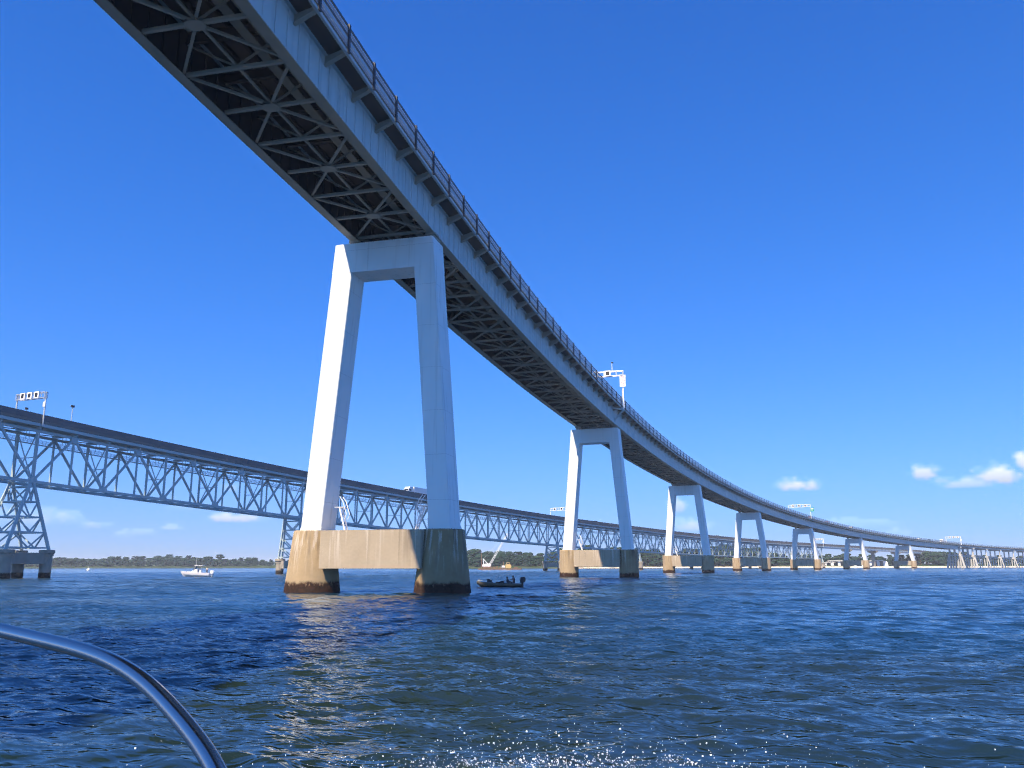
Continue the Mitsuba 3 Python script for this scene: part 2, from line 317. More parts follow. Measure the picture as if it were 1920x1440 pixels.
part(br, 'inspection_walkway', MB().rings(sweep(rect(0.55, 1.35, 2.70, 2.80), SS)), 'm_under')
part(br, 'drain_pipe', MB().rings(sweep([(2.0 + 0.12 * math.cos(a), 2.85 + 0.12 * math.sin(a)) for a in np.arange(8) * math.pi / 4][::1], SS)), 'm_under')

# ------------------------------------------------------------------ piers of the new bridge
PIER_S = [0.03205, 0.98728, 1.98068, 2.98876, 4.00123, 5.01112, 6.00323]
def chamfered(u0, u1, v0, v1, c):
    return [(u0 + c, v0), (u1 - c, v0), (u1, v0 + c), (u1, v1 - c), (u1 - c, v1), (u0 + c, v1), (u0, v1 - c), (u0, v0 + c)]
PIER_LABEL = ['tall white A-shaped pier nearest the viewer on stained tan concrete columns',
              'white A-shaped pier second from the viewer, beside the sign gantry with the white panel',
              'white A-shaped pier third along the new bridge, its left leg half sunlit',
              'white A-shaped pier fourth along the new bridge, seen against the truss bridge',
              'white A-shaped pier fifth along the new bridge, under the gantry with the green sign',
              'small white A-shaped pier sixth along the new bridge, in front of the white pavilion',
              'low white A-shaped pier last before the piled trestle at the right']
for i, s in enumerate(PIER_S):
    P, n, a = frame(s); u0 = -0.5 if i == 0 else -0.2
    def L(v): v = np.asarray(v, float); return np.array([P[0], P[1], 0]) + n * (v[..., :1] + u0) + a * v[..., 1:2] + np.array([0, 0, 1.0]) * v[..., 2:]
    zt = P[2] - 0.86; zc = zt - 3.45; zf = 6.4; TH = 3.4
    k = thing('bridge_pier', PIER_LABEL[i], 'bridge pier', 'piers of the new bridge')
    out = lambda z: 5.85 + (zt - z) / (zt - zf) * 2.55
    inn = lambda z: 3.72 + (zc - z) / (zc - zf) * 2.32
    cap = MB().rings([L([(x, y, z) for x, y in chamfered(-o, o, -0.02, TH + 0.02, 0.06)]) for z, o in ((zc, out(zc) + 0.015), (zt - 0.06, out(zt) + 0.015), (zt, out(zt) - 0.05))])
    part(k, 'cap_beam', cap, 'm_pier_paint')
    for sg in (-1, 1):
        R = [L([(x, y, z) for x, y in chamfered(*sorted((sg * inn(z), sg * out(z))), 0, TH, 0.06)]) for z in (zf - 0.02, zf + 0.55, zc - 0.004)]
        part(k, 'leg', MB().rings(R), 'm_pier_paint')
        plinth = [L([(x, y, z) for x, y in chamfered(*sorted((sg * (inn(zf) - 0.05), sg * (out(zf) + 0.05))), -0.05, TH + 0.05, 0.06)]) for z in (zf, zf + 0.28)]
        part(k, 'plinth', MB().rings(plinth), 'm_pier_paint')
        # round tapered concrete column standing in the water
        rt, rb = (2.22, 2.95) if i == 0 else (2.25, 2.3); du = -0.28 if i == 0 else 0.0
        g = np.arange(48) * 2 * math.pi / 48
        col = MB().rings([L(np.stack([sg * 7.32 + du + r * np.cos(g), 1.7 + r * np.sin(g), 0 * g + z], -1))
                          for z, r in ((-3, rb + 0.2), (0.0, rb), (3.0, (rb + rt) / 2 + 0.02), (zf - 0.1, rt), (zf, rt - 0.1))])
        part(k, 'footing', col, 'm_footing_stained_shaded' if sg > 0 and i < 2 else 'm_footing', smooth=35)
        bw = L(np.array([(0, 0, 0.0)]))[0]
        bb = MB()
        for z0, z1, hw in ((zt, zt + 0.18, 0.75), (zt + 0.18, zt + 0.62, 0.42), (zt + 0.62, zt + 0.855, 0.62)):
            bb.rings([L([(x - u0, y, z) for x, y in chamfered(sg * 4.65 - hw, sg * 4.65 + hw, 1.7 - hw, 1.7 + hw, 0.05)]) for z in (z0, z1)])
        part(k, 'bearing', bb, 'm_under')
    yb = -1.0 if i == 0 else -0.45
    tie = MB().rings([L([(x, y, z) for x, y in chamfered(-5.6, 5.6, yb, TH - yb, 0.08)]) for z in (2.45, zf - 0.06)])
    part(k, 'tie_beam', tie, 'm_tie')
    if i < 5:
        for sg in (-1, 1):                  # access ladder from the tie beam up the inner side of each leg
            lad = MB(); bot, top = np.array([sg * 4.0, 1.9, zf - 0.05]), np.array([sg * 4.75, 1.9, zf + 2.5])
            for dv in (-0.35, 0.35): lad.bar(L(bot + [0, dv, 0]), L(top + [0, dv, 0]), 0.10, 0.15, up=n)
            part(k, 'ladder', lad, 'm_white')
            kk = f'{k}__ladder' if sg == -1 else f'{k}__ladder_001'
            rung = MB()
            for q in np.linspace(0.06, 0.95, 9): rung.bar(L(bot + (top - bot) * q + [0, -0.35, 0]), L(bot + (top - bot) * q + [0, 0.35, 0]), 0.06, 0.06)
            part(kk, 'rung', rung, 'm_white', stuff=True)
            hr = MB()
            for dv in (-0.4, 0.4):
                q = [bot + (top - bot) * 0.45 + [-sg * 0.25, dv, 0.1], bot + (top - bot) * 0.55 + [-sg * 0.55, dv, 0.35], top + [-sg * 0.4, dv, 0.6], top + [-sg * 0.0, dv, 1.15]]
                hr.tube([L(x) for x in q], 0.045, 6)
            hr.bar(L(top + [sg * 0.55, 0, 0]), L(top + [-sg * 0.5, 0, 0]), 0.9, 0.06)
            part(kk, 'handrail', hr, 'm_white')
    if i in (1, 2):                         # guard rail along the top of the cap
        gr = MB()
        for u in np.linspace(-3.9, 3.9, 7): gr.bar(L((u, 0.12, zt - 0.15)), L((u, 0.12, zt + 0.78)), 0.07, 0.07)
        for z in (0.4, 0.76): gr.bar(L((-3.9, 0.12, zt + z)), L((3.9, 0.12, zt + z)), 0.05, 0.05)
        part(k, 'guard_rail', gr, 'm_galv')

# ------------------------------------------------------------------ piled trestle that carries the new bridge on to the shore
TS = np.arange(7.0, 9.3 + 1e-6, 0.02)
tr = thing('trestle_viaduct', 'low piled viaduct continuing the new bridge to the shore at the right edge', 'viaduct')
part(tr, 'deck', MB().rings(sweep([(-6.5, 4.4), (-6.5, 5.0), (6.5, 5.0), (6.5, 4.4), (6.0, 4.05), (-6.0, 4.05)][::-1], TS)), 'm_deck')
for u in (-4.6, -1.6, 1.6, 4.6): part(tr, 'girder', MB().rings(sweep(rect(u - 0.25, u + 0.25, 2.75, 4.06), TS)), 'm_girder')
for z, h in ((5.3, 0.3), (5.95, 0.13), (6.6, 0.13)):
    for sg in (1, -1): part(tr, 'rail', MB().rings(sweep(rect(*sorted((sg * 6.45, sg * 6.55)), z - h / 2, z + h / 2), TS)), 'm_rail')
pp = MB()
for s in np.arange(7.01, 9.3, NODE):
    for sg in (1, -1): pp.bar(B(s, sg * 6.58, 4.2), B(s, sg * 6.58, 6.7), 0.18, 0.12)
part(tr, 'rail_post', pp, 'm_post', stuff=True)
for q in range(9):
    s = 7.02 + 0.255 * q
    lab = ['pile bent of slanting white piles where the trestle begins', 'second pile bent of the trestle from its left end', 'third pile bent of the trestle from its left end', 'fourth pile bent of the trestle from its left end',
           'fifth pile bent of the trestle from its left end', 'sixth pile bent of the trestle from its left end', 'seventh pile bent of the trestle from its left end', 'eighth pile bent of the trestle, towards the shore', 'last pile bent of the trestle at the far shore'][q]
    k = thing('pile_bent', lab, 'pile bent', 'pile bents of the trestle')
    P, n, a = frame(s)
    for v in ((-0.9, 0.9) if q < 2 else (0.0,)):
        part(k, 'cap_beam', MB().bar(B(s, -6.2, 2.1, v), B(s, 6.2, 2.1, v), 1.3, 1.28), 'm_bent')
        zs = P[2] - 5.2
        def W(u, z): q_ = B(s, u, 0, v); return np.array([q_[0], q_[1], z])
        part(k, 'strut', MB().bar(W(-6.2, zs), W(6.2, zs), 1.3, 1.5), 'm_bent')
        for u in (-4.6, 0, 4.6):
            part(k, 'column', MB().tube([W(u, P[2] + 1.5), W(u, zs + 0.7)], 0.6, 10), 'm_bent', smooth=40)
        for u in (-4.8, -2.4, 0, 2.4, 4.8):
            part(k, 'pile', MB().tube([W(u, zs - 0.7), W(u, -2)], 0.5, 10), 'm_bent', smooth=40)
        for sg in (-1, 1):
            part(k, 'raking_pile', MB().tube([W(sg * 5.5, zs - 0.5), W(sg * 8.4, -2)], 0.6, 10), 'm_bent', smooth=40)
# ------------------------------------------------------------------ the old truss bridge
TG = np.arange(-120, 1500, 4.0)
_oh = 0.38372835 + 0.26409745 * np.minimum(TG, 790) / 500
_om = (_oh[1:] + _oh[:-1]) / 2
_OX = np.concatenate([[0], np.cumsum(np.sin(_om) * 4)]); _OY = np.concatenate([[0], np.cumsum(np.cos(_om) * 4)])
_OX += -117.345459 - _OX[30]; _OY += 198.947930 - _OY[30]
_OZ = 22.894029 - 3.5005165 * TG / 100 + 0.22719195 * (TG / 100) ** 2
_TOP = _OZ + 16.245 - np.clip((TG - 430) / 336, 0, 1) * 2.3
_TG7 = np.interp(766, TG, _TOP)
_TOP = np.where(TG > 766, _TG7 - 0.0115 * (TG - 766) - np.clip(TG - 950, 0, None) * 0.01, _TOP)
DECK = 16.245
def O(t, u, dz):
    """A point of the old bridge; dz is measured from the bottom chord, dz = DECK is the parapet's top."""
    t = np.asarray(t, float); h = np.interp(t, TG, _oh); zb, zt = np.interp(t, TG, _OZ), np.interp(t, TG, _TOP)
    z = np.where(np.asarray(dz) > 12.3, zt - (DECK - dz), zb + dz * (zt - zb - 3.7) / (DECK - 3.7))
    return np.stack([np.interp(t, TG, _OX) + np.cos(h) * u, np.interp(t, TG, _OY) - np.sin(h) * u, z + 0 * h], -1)
def osweep(u0, u1, z0, z1, t):
    return np.stack([O(t, u, z) for u, z in ((u0, z0), (u0, z1), (u1, z1), (u1, z0))], 1)
TW = [3.1, 106.9, 212.0, 318.0, 427.0, 527.0, 634.0, 766.0]
nodes, kinds = [], []
tt = np.concatenate([TW[0] - 10.4 * np.arange(6, 0, -1)] + [np.linspace(a, b, 11 if b - a < 120 else 13)[:-1] for a, b in zip(TW[:-1], TW[1:])] + [[TW[-1]]])
tb = thing('truss_bridge', 'older blue-grey steel deck truss bridge crossing behind the tall white piers', 'bridge')
T0 = np.arange(tt[0], 766.1, 4.0); T0[-1] = 766.0
UF = -7.0
CH = 12.35
for u in (0, UF):
    part(tb, 'bottom_chord', MB().rings(osweep(u - 0.3, u + 0.3, -0.35, 0.35, T0)), 'm_truss')
    part(tb, 'top_chord', MB().rings(osweep(u - 0.3, u + 0.3, CH - 0.3, CH + 0.3, T0)), 'm_truss')
    for q in range(len(tt)):
        t = tt[q]; k = q - 6; tower = any(abs(t - x) < 0.5 for x in TW)
        w = 0.62 if tower else (0.42 if k % 2 else 0.5)
        part(tb, 'vertical', MB().bar(O(t, u, 0.35), O(t, u, CH - 0.3), w, w, up=(1, 0, 0)), 'm_truss')
        if q + 1 < len(tt):
            za, zb = (0.1, CH - 0.1) if k % 2 == 0 else (CH - 0.1, 0.1)
            part(tb, 'diagonal', MB().bar(O(t, u + 0.02, za), O(tt[q + 1], u + 0.02, zb), 0.40, 0.55), 'm_truss')
        if u == 0:
            zz = 0.3 if k % 2 == 0 else CH - 0.35
            c = O(t, u, zz); d = O(t + 1.0, u, zz) - c
            m = MB()
            pl = np.array([c + d * x + [0, 0, y] for x, y in ((-1, -.5), (1, -.5), (1, .3), (.5, 1.0), (-.5, 1.0), (-1, .3))]) if k % 2 == 0 else np.array([c + d * x - [0, 0, y] for x, y in ((-1, -.5), (1, -.5), (1, .3), (.5, 1.0), (-.5, 1.0), (-1, .3))])
            nn = O(t, 1, zz) - c
            part(tb, 'gusset', m.rings([pl - nn * 0.36, pl + nn * 0.36]), 'm_truss')
sway, lat, fb = MB(), MB(), MB()
for q in range(len(tt)):
    t, k = tt[q], q - 6
    fb.bar(O(t, UF - 0.8, CH + 0.65), O(t, 0.8, CH + 0.65), 0.4, 0.7)
    lat.bar(O(t, UF, 0), O(t, 0, 0), 0.35, 0.35)
    if q + 1 < len(tt):
        a, b = tt[q], tt[q + 1]
        lat.bar(O(a, UF, 0.0), O(b, 0, 0.0), 0.26, 0.26); lat.bar(O(a, 0, -0.05), O(b, UF, -0.05), 0.26, 0.26)
        lat.bar(O(a, UF, CH), O(b, 0, CH), 0.22, 0.22)
    if k % 2 == 0:
        zm = 5.9
        for (ua, za), (ub, zb) in (((UF, zm), (0, zm)), ((UF, CH), (UF / 2, zm)), ((0, CH), (UF / 2, zm)), ((UF, 0.2), (UF / 2, zm)), ((0, 0.2), (UF / 2, zm))):
            sway.bar(O(t, ua, za), O(t, ub, zb), 0.2, 0.2)
part(tb, 'sway_brace', sway, 'm_truss', stuff=True); part(tb, 'lateral_brace', lat, 'm_truss', stuff=True); part(tb, 'floor_beam', fb, 'm_truss', stuff=True)
for u in (-6.6, -4.6, -2.4, -0.4): part(tb, 'stringer', MB().rings(osweep(u - 0.2, u + 0.2, CH + 1.0, CH + 1.75, T0)), 'm_truss')
T2 = np.arange(tt[0], 1400, 4.0)
part(tb, 'deck', MB().rings(osweep(UF - 1.5, 1.5, 14.1, 14.9, T2)), 'm_deck')
for u in (UF - 1.56, 1.36):
    part(tb, 'parapet', MB().rings(osweep(u, u + 0.2, 14.75, 16.245, T2)), 'm_parapet')
part(tb, 'fascia_beam', MB().rings(osweep(1.15, 1.4, 13.3, 14.05, T2)), 'm_truss')
cw = MB()
cw.rings(osweep(-4.1, -2.9, 9.6, 9.7, T0))
for u in (-4.1, -2.9):
    for z in (10.2, 10.7): cw.rings(osweep(u - 0.04, u + 0.04, z - 0.04, z + 0.04, T0))
    for t in np.arange(tt[0], 420, 2.1): cw.bar(O(t, u, 9.6), O(t, u, 10.7), 0.07, 0.07)
    for t in tt: cw.bar(O(t, u, 10.7), O(t, u, CH + 0.5), 0.1, 0.1)
part(tb, 'catwalk', cw, 'm_truss')

TLAB = ['wide four-legged blue steel tower of the truss bridge at the left edge', 'blue steel trestle tower of the truss bridge just left of the nearest pier', 'blue steel tower of the truss bridge behind the nearest pier',
        'blue steel tower of the truss bridge left of the second white pier', 'pale splayed tower of the truss bridge right of the second white pier', 'far tower of the truss bridge behind the third white pier',
        'far tower of the truss bridge left of the fourth white pier', 'last steel tower where the truss ends, beside the white pavilion']
for q, t in enumerate(TW):
    k = thing('truss_tower', TLAB[q], 'bridge tower', 'steel towers of the truss bridge')
    spread = 5.3 if q == 0 else 0.45
    splay = 1.2
    zf = 6.6 if q == 0 else 5.2
    zb = O(t, 0, 0)[2]
    def TWp(lon, tr_, z):
        p = O(t + lon, tr_, 0); return np.array([p[0], p[1], z])
    legs = [(sl, st_) for st_ in (0, 1) for sl in (-1, 1)]
    def leg(sl, st_, z):
        f = (zb - 0.3 - z) / (zb - 0.3 - zf)
        return TWp(sl * (spread * f + 0.4), (0 + splay * f) if st_ == 0 else (UF - splay * f), z)
    for sl, st_ in legs:
        part(k, 'leg', MB().bar(leg(sl, st_, zf - 0.1), leg(sl, st_, zb - 0.3), 0.62 if q == 0 else 0.5, 0.62, up=(0.6, 0.8, 0)), 'm_truss')
    nlev = 4 if q == 0 else (4 if zb > 18 else 3 if zb > 13 else 2)
    zz = np.linspace(zf + 0.5, zb - 1.2, nlev + 1)
    br_ = MB()
    for e in range(nlev + 1):
        for (A, C) in ((((-1, 0), (-1, 1)), ((1, 0), (1, 1))) + ((((-1, 0), (1, 0)), ((-1, 1), (1, 1))) if q == 0 else ())) if True else ():
            br_.bar(leg(*A, zz[e]), leg(*C, zz[e]), 0.3, 0.36)
            if e < nlev:
                mid = (leg(*A, zz[e]) + leg(*C, zz[e])) / 2
                br_.bar(leg(*A, zz[e + 1]), mid, 0.26, 0.3); br_.bar(leg(*C, zz[e + 1]), mid, 0.26, 0.3)
        if q:
            br_.bar(leg(-1, 0, zz[e]), leg(1, 0, zz[e]), 0.25, 0.3); br_.bar(leg(-1, 1, zz[e]), leg(1, 1, zz[e]), 0.25, 0.3)
    part(k, 'bracing', br_, 'm_truss', stuff=True)
    # concrete columns with capitals, joined by tie beams
    R = 1.35
    spots = [(sl * (spread + 0.4), (splay if st_ == 0 else UF - splay)) for sl, st_ in legs] if q == 0 else [(0, splay), (0, UF - splay)]
    if q == 0: spots = [(x * 0.93, y) for x, y in spots]
    for lon, tr_ in spots:
        g = np.arange(20) * 2 * math.pi / 20; c0 = TWp(lon, tr_, 0)
        part(k, 'column', MB().rings([c0 + np.stack([r * np.cos(g), r * np.sin(g), 0 * g + z], -1) for z, r in ((-2, R), (zf - 1.5, R), (zf - 1.45, R + 0.2), (zf - 1.1, R + 0.2), (zf - 1.05, R + 0.1), (zf - 0.75, R + 0.42), (zf - 0.1, R + 0.42), (zf, R + 0.3))]), 'm_oldfoot', smooth=35)
    pairs = [(0, 1), (2, 3), (0, 2), (1, 3)] if q == 0 else [(0, 1)]
    for x, y in pairs:
        a_, b_ = TWp(*spots[x], zf - 2.0), TWp(*spots[y], zf - 2.0)
        part(k, 'tie_beam', MB().bar(a_, b_, 1.9, 2.6), 'm_oldfoot')

# low girder spans that carry the old road on from the last tower
lg = thing('plate_girder_viaduct', 'pale plate girder viaduct carrying the older road on to the wooded shore', 'viaduct')
T3 = np.arange(768, 1400, 4.0)
for u in (0.9, -2.0, -5.0, -7.9): part(lg, 'girder', MB().rings(osweep(u - 0.2, u + 0.2, 10.2 + 2.15, 14.08, T3)), 'm_white')
for q, t in enumerate((830, 893, 955, 1018, 1080, 1142)):
    k = thing('hammerhead_pier', ['grey hammerhead pier of the plate girder viaduct behind the sixth white pier', 'grey hammerhead pier of the viaduct left of the seventh white pier', 'tan hammerhead pier of the viaduct right of the seventh white pier',
              'grey hammerhead pier of the viaduct near the trestle', 'grey hammerhead pier of the viaduct behind the trestle piles', 'farthest grey hammerhead pier of the viaduct'][q], 'bridge pier', 'hammerhead piers of the viaduct')
    zt = O(t, 0, 12.35)[2]
    h = np.interp(t, TG, _oh); n2, a2 = np.array([math.cos(h), -math.sin(h), 0]), np.array([math.sin(h), math.cos(h), 0])
    c = O(t, UF / 2, 0) * [1, 1, 0]
    hd = MB()
    pr = [(-5.4, zt), (-5.4, zt - 1.4), (-1.9, zt - 2.8), (1.9, zt - 2.8), (5.4, zt - 1.4), (5.4, zt)]
    part(k, 'hammerhead', hd.rings([[c + n2 * u + a2 * v + [0, 0, z] for u, z in pr] for v in (-1.0, 1.0)]), 'm_oldfoot')
    part(k, 'shaft', MB().rings([[c + n2 * u + a2 * v + [0, 0, z] for u, v in chamfered(-1.9, 1.9, -0.9, 0.9, 0.4)] for z in (-2, zt - 2.8)]), 'm_oldfoot')

# ------------------------------------------------------------------ sign gantries
def gantry(pt, uL, uR, z0, z1, zb0, zb1, label, signals, panel=None, thick=0.28, outrig=True, mat='m_white'):
    """pt(u, z, fwd) gives points; posts at uL and uR from z0 to z1, a ladder beam between zb0 and zb1."""
    k = thing('sign_gantry', label, 'sign gantry', 'sign gantries over the roads')
    for u in (uL, uR):
        part(k, 'post', MB().bar(pt(u, z0, 0), pt(u, z1, 0), thick, thick, up=(1, 0, 0)), mat)
    b = MB()
    for v in (-0.45, 0.45):
        for z in (zb0, zb1): b.bar(pt(uL, z, v), pt(uR, z, v), 0.16, 0.16)
    N = 9
    for q in range(N + 1):
        u = uL + (uR - uL) * q / N
        for v in (-0.45, 0.45): b.bar(pt(u, zb0, v), pt(u, zb1, v), 0.10, 0.10, up=(1, 0, 0))
        b.bar(pt(u, zb1, -0.45), pt(u, zb1, 0.45), 0.1, 0.1)
    part(k, 'beam', b, mat)
    for u in signals:
        s_ = part(k, 'lane_signal', MB().bar(pt(u - 0.8, (zb0 + zb1) / 2, -0.7), pt(u + 0.8, (zb0 + zb1) / 2, -0.7), 0.35, zb1 - zb0 + 0.25), 'm_white')
        part(s_, 'signal_face', MB().bar(pt(u - 0.42, (zb0 + zb1) / 2, -0.90), pt(u + 0.42, (zb0 + zb1) / 2, -0.90), 0.05, (zb1 - zb0) * 0.75), 'm_black')
    if outrig:
        for q_, du, dz_ in ((-3.0, 2.38, 0.25), (0.0, 2.38, -2.3)):
            part(k, 'outrigger', MB().bar(pt(uR, z0 + 0.15, 0), pt(uR - du, z0 + dz_, q_), 0.30, 0.34), 'm_girder')
    if panel:
        u, za, zb, w, m = panel
        s_ = part(k, 'sign_panel', MB().bar(pt(u - w / 2, (za + zb) / 2, -0.3), pt(u + w / 2, (za + zb) / 2, -0.3), 0.08, zb - za), m)
        return k, s_
    return k, None
def bp(s): return lambda u, z, v: B(s, u, z, v)
def op(t): return lambda u, z, v: O(t, u, z) + (O(t + 1, u, z) - O(t, u, z)) * v
g1, sg1 = gantry(bp(1.0), -7.1, 7.05, 3.6, 13.75, 12.45, 13.6, 'white sign gantry with tall white panel on the new bridge near its second pier', (3.4, 0.2, -3.2), (7.05, 9.5, 12.45, 1.45, 'm_white'))
tx = MB()
for r_, (wd, zz_) in enumerate(((0.9, 12.1), (1.05, 11.72), (0.75, 11.34), (1.05, 10.96), (0.95, 10.58), (1.0, 10.2), (0.7, 9.82))):   # lines of red lettering too small to read
    x = 7.05 - wd / 2
    while x < 7.05 + wd / 2 - 0.05:
        w_ = RNG.uniform(0.08, 0.2); tx.bar(B(1.0, x, zz_, -0.346), B(1.0, min(x + w_, 7.05 + wd / 2), zz_, -0.346), 0.012, 0.13); x += w_ + 0.06
part(sg1, 'lettering', tx, 'm_red')
mast = MB().bar(B(1.0, 4.4, 13.6), B(1.0, 4.4, 15.9), 0.09, 0.09, up=(1, 0, 0)); part(g1, 'mast', mast, 'm_white')
part(g1, 'camera', MB().bar(B(1.0, 4.25, 15.95), B(1.0, 4.75, 15.8), 0.3, 0.3), 'm_black')
cab = MB().bar(B(1.003, 6.9, 6.6), B(1.003, 6.9, 8.9), 0.28, 0.5, up=(1, 0, 0)); part(g1, 'ladder', cab, 'm_galv')
g2, sg2 = gantry(bp(3.965), -6.8, 6.9, 5.0, 13.9, 12.4, 13.9, 'white sign gantry with small green sign over the new bridge at its fifth pier', (4.0, 0.2, -3.6), (8.0, 9.3, 11.9, 2.2, 'm_green_sign'), 0.3)
part(sg2, 'lettering', MB().bar(B(3.965, 7.2, 11.2, -0.35), B(3.965, 8.8, 11.2, -0.35), 0.03, 0.35).bar(B(3.965, 7.4, 10.3, -0.35), B(3.965, 8.6, 10.3, -0.35), 0.03, 0.35), 'm_white')
g3, _ = gantry(bp(7.02), -6.8, 6.9, 4.4, 12.9, 11.2, 12.9, 'white sign gantry over the new bridge where the trestle begins', (4.4, 0.8, -2.8), (7.2, 8.6, 10.2, 1.3, 'm_white'), 0.4)
gantry(op(2.7), UF - 1.2, 1.75, 13.3, 22.0, 20.5, 21.9, 'white sign gantry over the truss bridge at the left edge', (-0.6, -3.0, -5.4), (1.8, 18.2, 19.4, 0.8, 'm_white'), outrig=False, mat='m_galv')
gantry(op(325), UF - 1.2, 1.75, 14.0, 21.8, 20.3, 21.7, 'white sign gantry over the truss bridge left of the second white pier', (-0.6, -5.0), outrig=False)
gantry(op(768), UF - 1.2, 1.75, 13.0, 21.6, 20.0, 21.4, 'white sign gantry over the last tower of the truss bridge', (-0.6, -3.0, -5.4), (1.8, 17.0, 19.2, 1.4, 'm_white'), outrig=False)
k = thing('camera_mast', 'thin camera mast standing on the truss bridge right of the left gantry', 'mast')
part(k, 'pole', MB().bar(O(11, 1.2, 15.5), O(11, 1.2, 20.0), 0.16, 0.16, up=(1, 0, 0)), 'm_galv'); part(k, 'camera', MB().bar(O(10.6, 1.2, 20.1), O(11.4, 1.2, 20.1), 0.5, 0.5), 'm_black')
k = thing('lamp_mast', 'short mast with dark top seen under the gantry at the left edge', 'mast')
part(k, 'pole', MB().bar(O(2.0, UF + 3.4, 15.2), O(2.0, UF + 3.4, 17.9), 0.14, 0.14, up=(1, 0, 0)), 'm_galv'); part(k, 'camera', MB().bar(O(1.7, UF + 3.4, 18), O(2.3, UF + 3.4, 18), 0.5, 0.5), 'm_black')

# ------------------------------------------------------------------ vehicles
def local(o, fwd, up=(0, 0, 1.0)):
    f = np.asarray(fwd, float); f = f / np.linalg.norm(f); r = np.cross(f, up); r /= np.linalg.norm(r); u = np.cross(r, f)
    return lambda v: np.asarray(o) + np.asarray(v, float)[..., :1] * f + np.asarray(v, float)[..., 1:2] * -r + np.asarray(v, float)[..., 2:] * u
def car(o, fwd, mat, label, name='car', suv=0.0, cat='car'):
    M = local(o, fwd); k = thing(name, label, cat, 'cars on the bridges')
    H = 1.0; Rf = 1.5 + suv
    prof = [(-2.2, 0.3), (2.2, 0.3), (2.25, 0.75), (1.2, 0.98), (0.45, Rf), (-1.5, Rf), (-2.15, 1.0)]
    part(k, 'body', MB().rings([M([(x, y, z) for x, z in prof]) for y in (-0.88, 0.88)][::-1]), mat)
    for y in (-0.885, 0.885):
        part(k, 'window', MB().rings([M([(x, y + d, z) for x, z in ((-1.75, 1.0), (0.95, 1.0), (0.4, Rf - 0.08), (-1.42, Rf - 0.08))]) for d in (-0.01, 0.01)]), 'm_glass')
    part(k, 'windscreen', MB().add(M([(1.22, -0.75, 1.0), (1.22, 0.75, 1.0), (0.5, 0.75, Rf - 0.04), (0.5, -0.75, Rf - 0.04)]), [[0, 1, 2, 3]]), 'm_glass')
    for x in (-1.35, 1.35):
        for y in (-0.8, 0.8):
            part(k, 'wheel', MB().tube(M([(x, y - 0.1, 0.33), (x, y + 0.1, 0.33)]), 0.33, 14), 'm_black')
def on_new(s, u): return B(s, u, 5.06), frame(s)[2] * [1, 1, 0]
def on_old(t, u): o = O(t, u, 14.92); return o, O(t + 1, u, 14.92) - o
for s, u, m, lab, sv in ((4.38, 4.3, 'm_car_red', 'dark red car on the new bridge right of the green sign', 0.25), (4.86, 4.3, 'm_white', 'small white car on the new bridge above the sixth pier', 0.4),
                         (4.02, 4.4, 'm_car_red', 'dark red car on the new bridge at the foot of the green-signed gantry', 0.3), (6.24, 4.3, 'm_white', 'white car on the new bridge above the last white pier', 0.3), (6.45, 4.0, 'm_car_dark', 'dark car on the new bridge left of the white van', 0.35),
                         (4.92, 1.5, 'm_car_dark', 'dark car just behind the small white car on the new bridge', 0.3)):
    car(*on_new(s, u), m, lab, suv=sv)
for t, u, m, lab, sv in ((296, -1.2, 'm_car_silver', 'silver car on the truss bridge left of its middle gantry', 0.3), (368, -1.2, 'm_car_dark', 'dark car on the truss bridge between the legs of the second pier', 0.45), (560, -1.2, 'm_car_silver', 'silver car on the far part of the truss bridge', 0.5),
                         (830, -1.0, 'm_car_dark', 'dark car on the plate girder viaduct behind the sixth pier', 0.6), (965, -1.0, 'm_car_dark', 'dark car on the plate girder viaduct near the seventh pier', 0.6), (163, -1.5, 'm_car_dark', 'dark car ahead of the lorry on the truss bridge', 0.3)):
    o, f = on_old(t, u); car(o, -f, m, lab, suv=sv)
o, f = on_old(182.5, -1.7); M = local(o, -f)
k = thing('lorry', 'white articulated lorry crossing the truss bridge between the nearest pier legs', 'lorry')
part(k, 'trailer', MB().rings([M([(x, y, z) for x, y in chamfered(-11.5, 2.6, -1.27, 1.27, 0.08)]) for z in (1.15, 4.05)]), 'm_white')
cabp = [(3.2, 0.6), (8.6, 0.6), (8.7, 1.6), (7.0, 1.95), (6.5, 2.9), (5.6, 3.75), (3.2, 3.9)]
part(k, 'cab', MB().rings([M([(x, y, z) for x, z in cabp]) for y in (1.2, -1.2)]), 'm_white')
for y in (-1.21, 1.21): part(k, 'window', MB().rings([M([(x, y + d, z) for x, z in ((4.6, 2.0), (6.5, 2.0), (6.25, 2.8), (4.6, 2.85))]) for d in (0.01, -0.01)]), 'm_glass')
part(k, 'windscreen', MB().add(M([(6.99, -1.05, 2.0), (6.99, 1.05, 2.0), (6.53, 1.05, 2.88), (6.53, -1.05, 2.88)]), [[0, 1, 2, 3]]), 'm_glass')
for x in (-10.2, -9.0, 3.9, 5.0, 7.8):
    for y in (-1.05, 1.05): part(k, 'wheel', MB().tube(M([(x, y - 0.15, 0.5), (x, y + 0.15, 0.5)]), 0.5, 16), 'm_black')
o, f = on_new(6.72, 3.4); M = local(o, -f)
k = thing('van', 'white box van on the new bridge left of the gantry over the trestle', 'van')
part(k, 'body', MB().rings([M([(x, y, z) for x, z in ((-3.6, 0.5), (3.2, 0.5), (3.3, 1.3), (2.2, 1.6), (1.7, 2.5), (1.2, 3.6), (-3.6, 3.6))]) for y in (1.15, -1.15)]), 'm_white')
part(k, 'windscreen', MB().add(M([(2.21, -1.0, 1.65), (2.21, 1.0, 1.65), (1.73, 1.0, 2.5), (1.73, -1.0, 2.5)]), [[0, 1, 2, 3]]), 'm_glass')
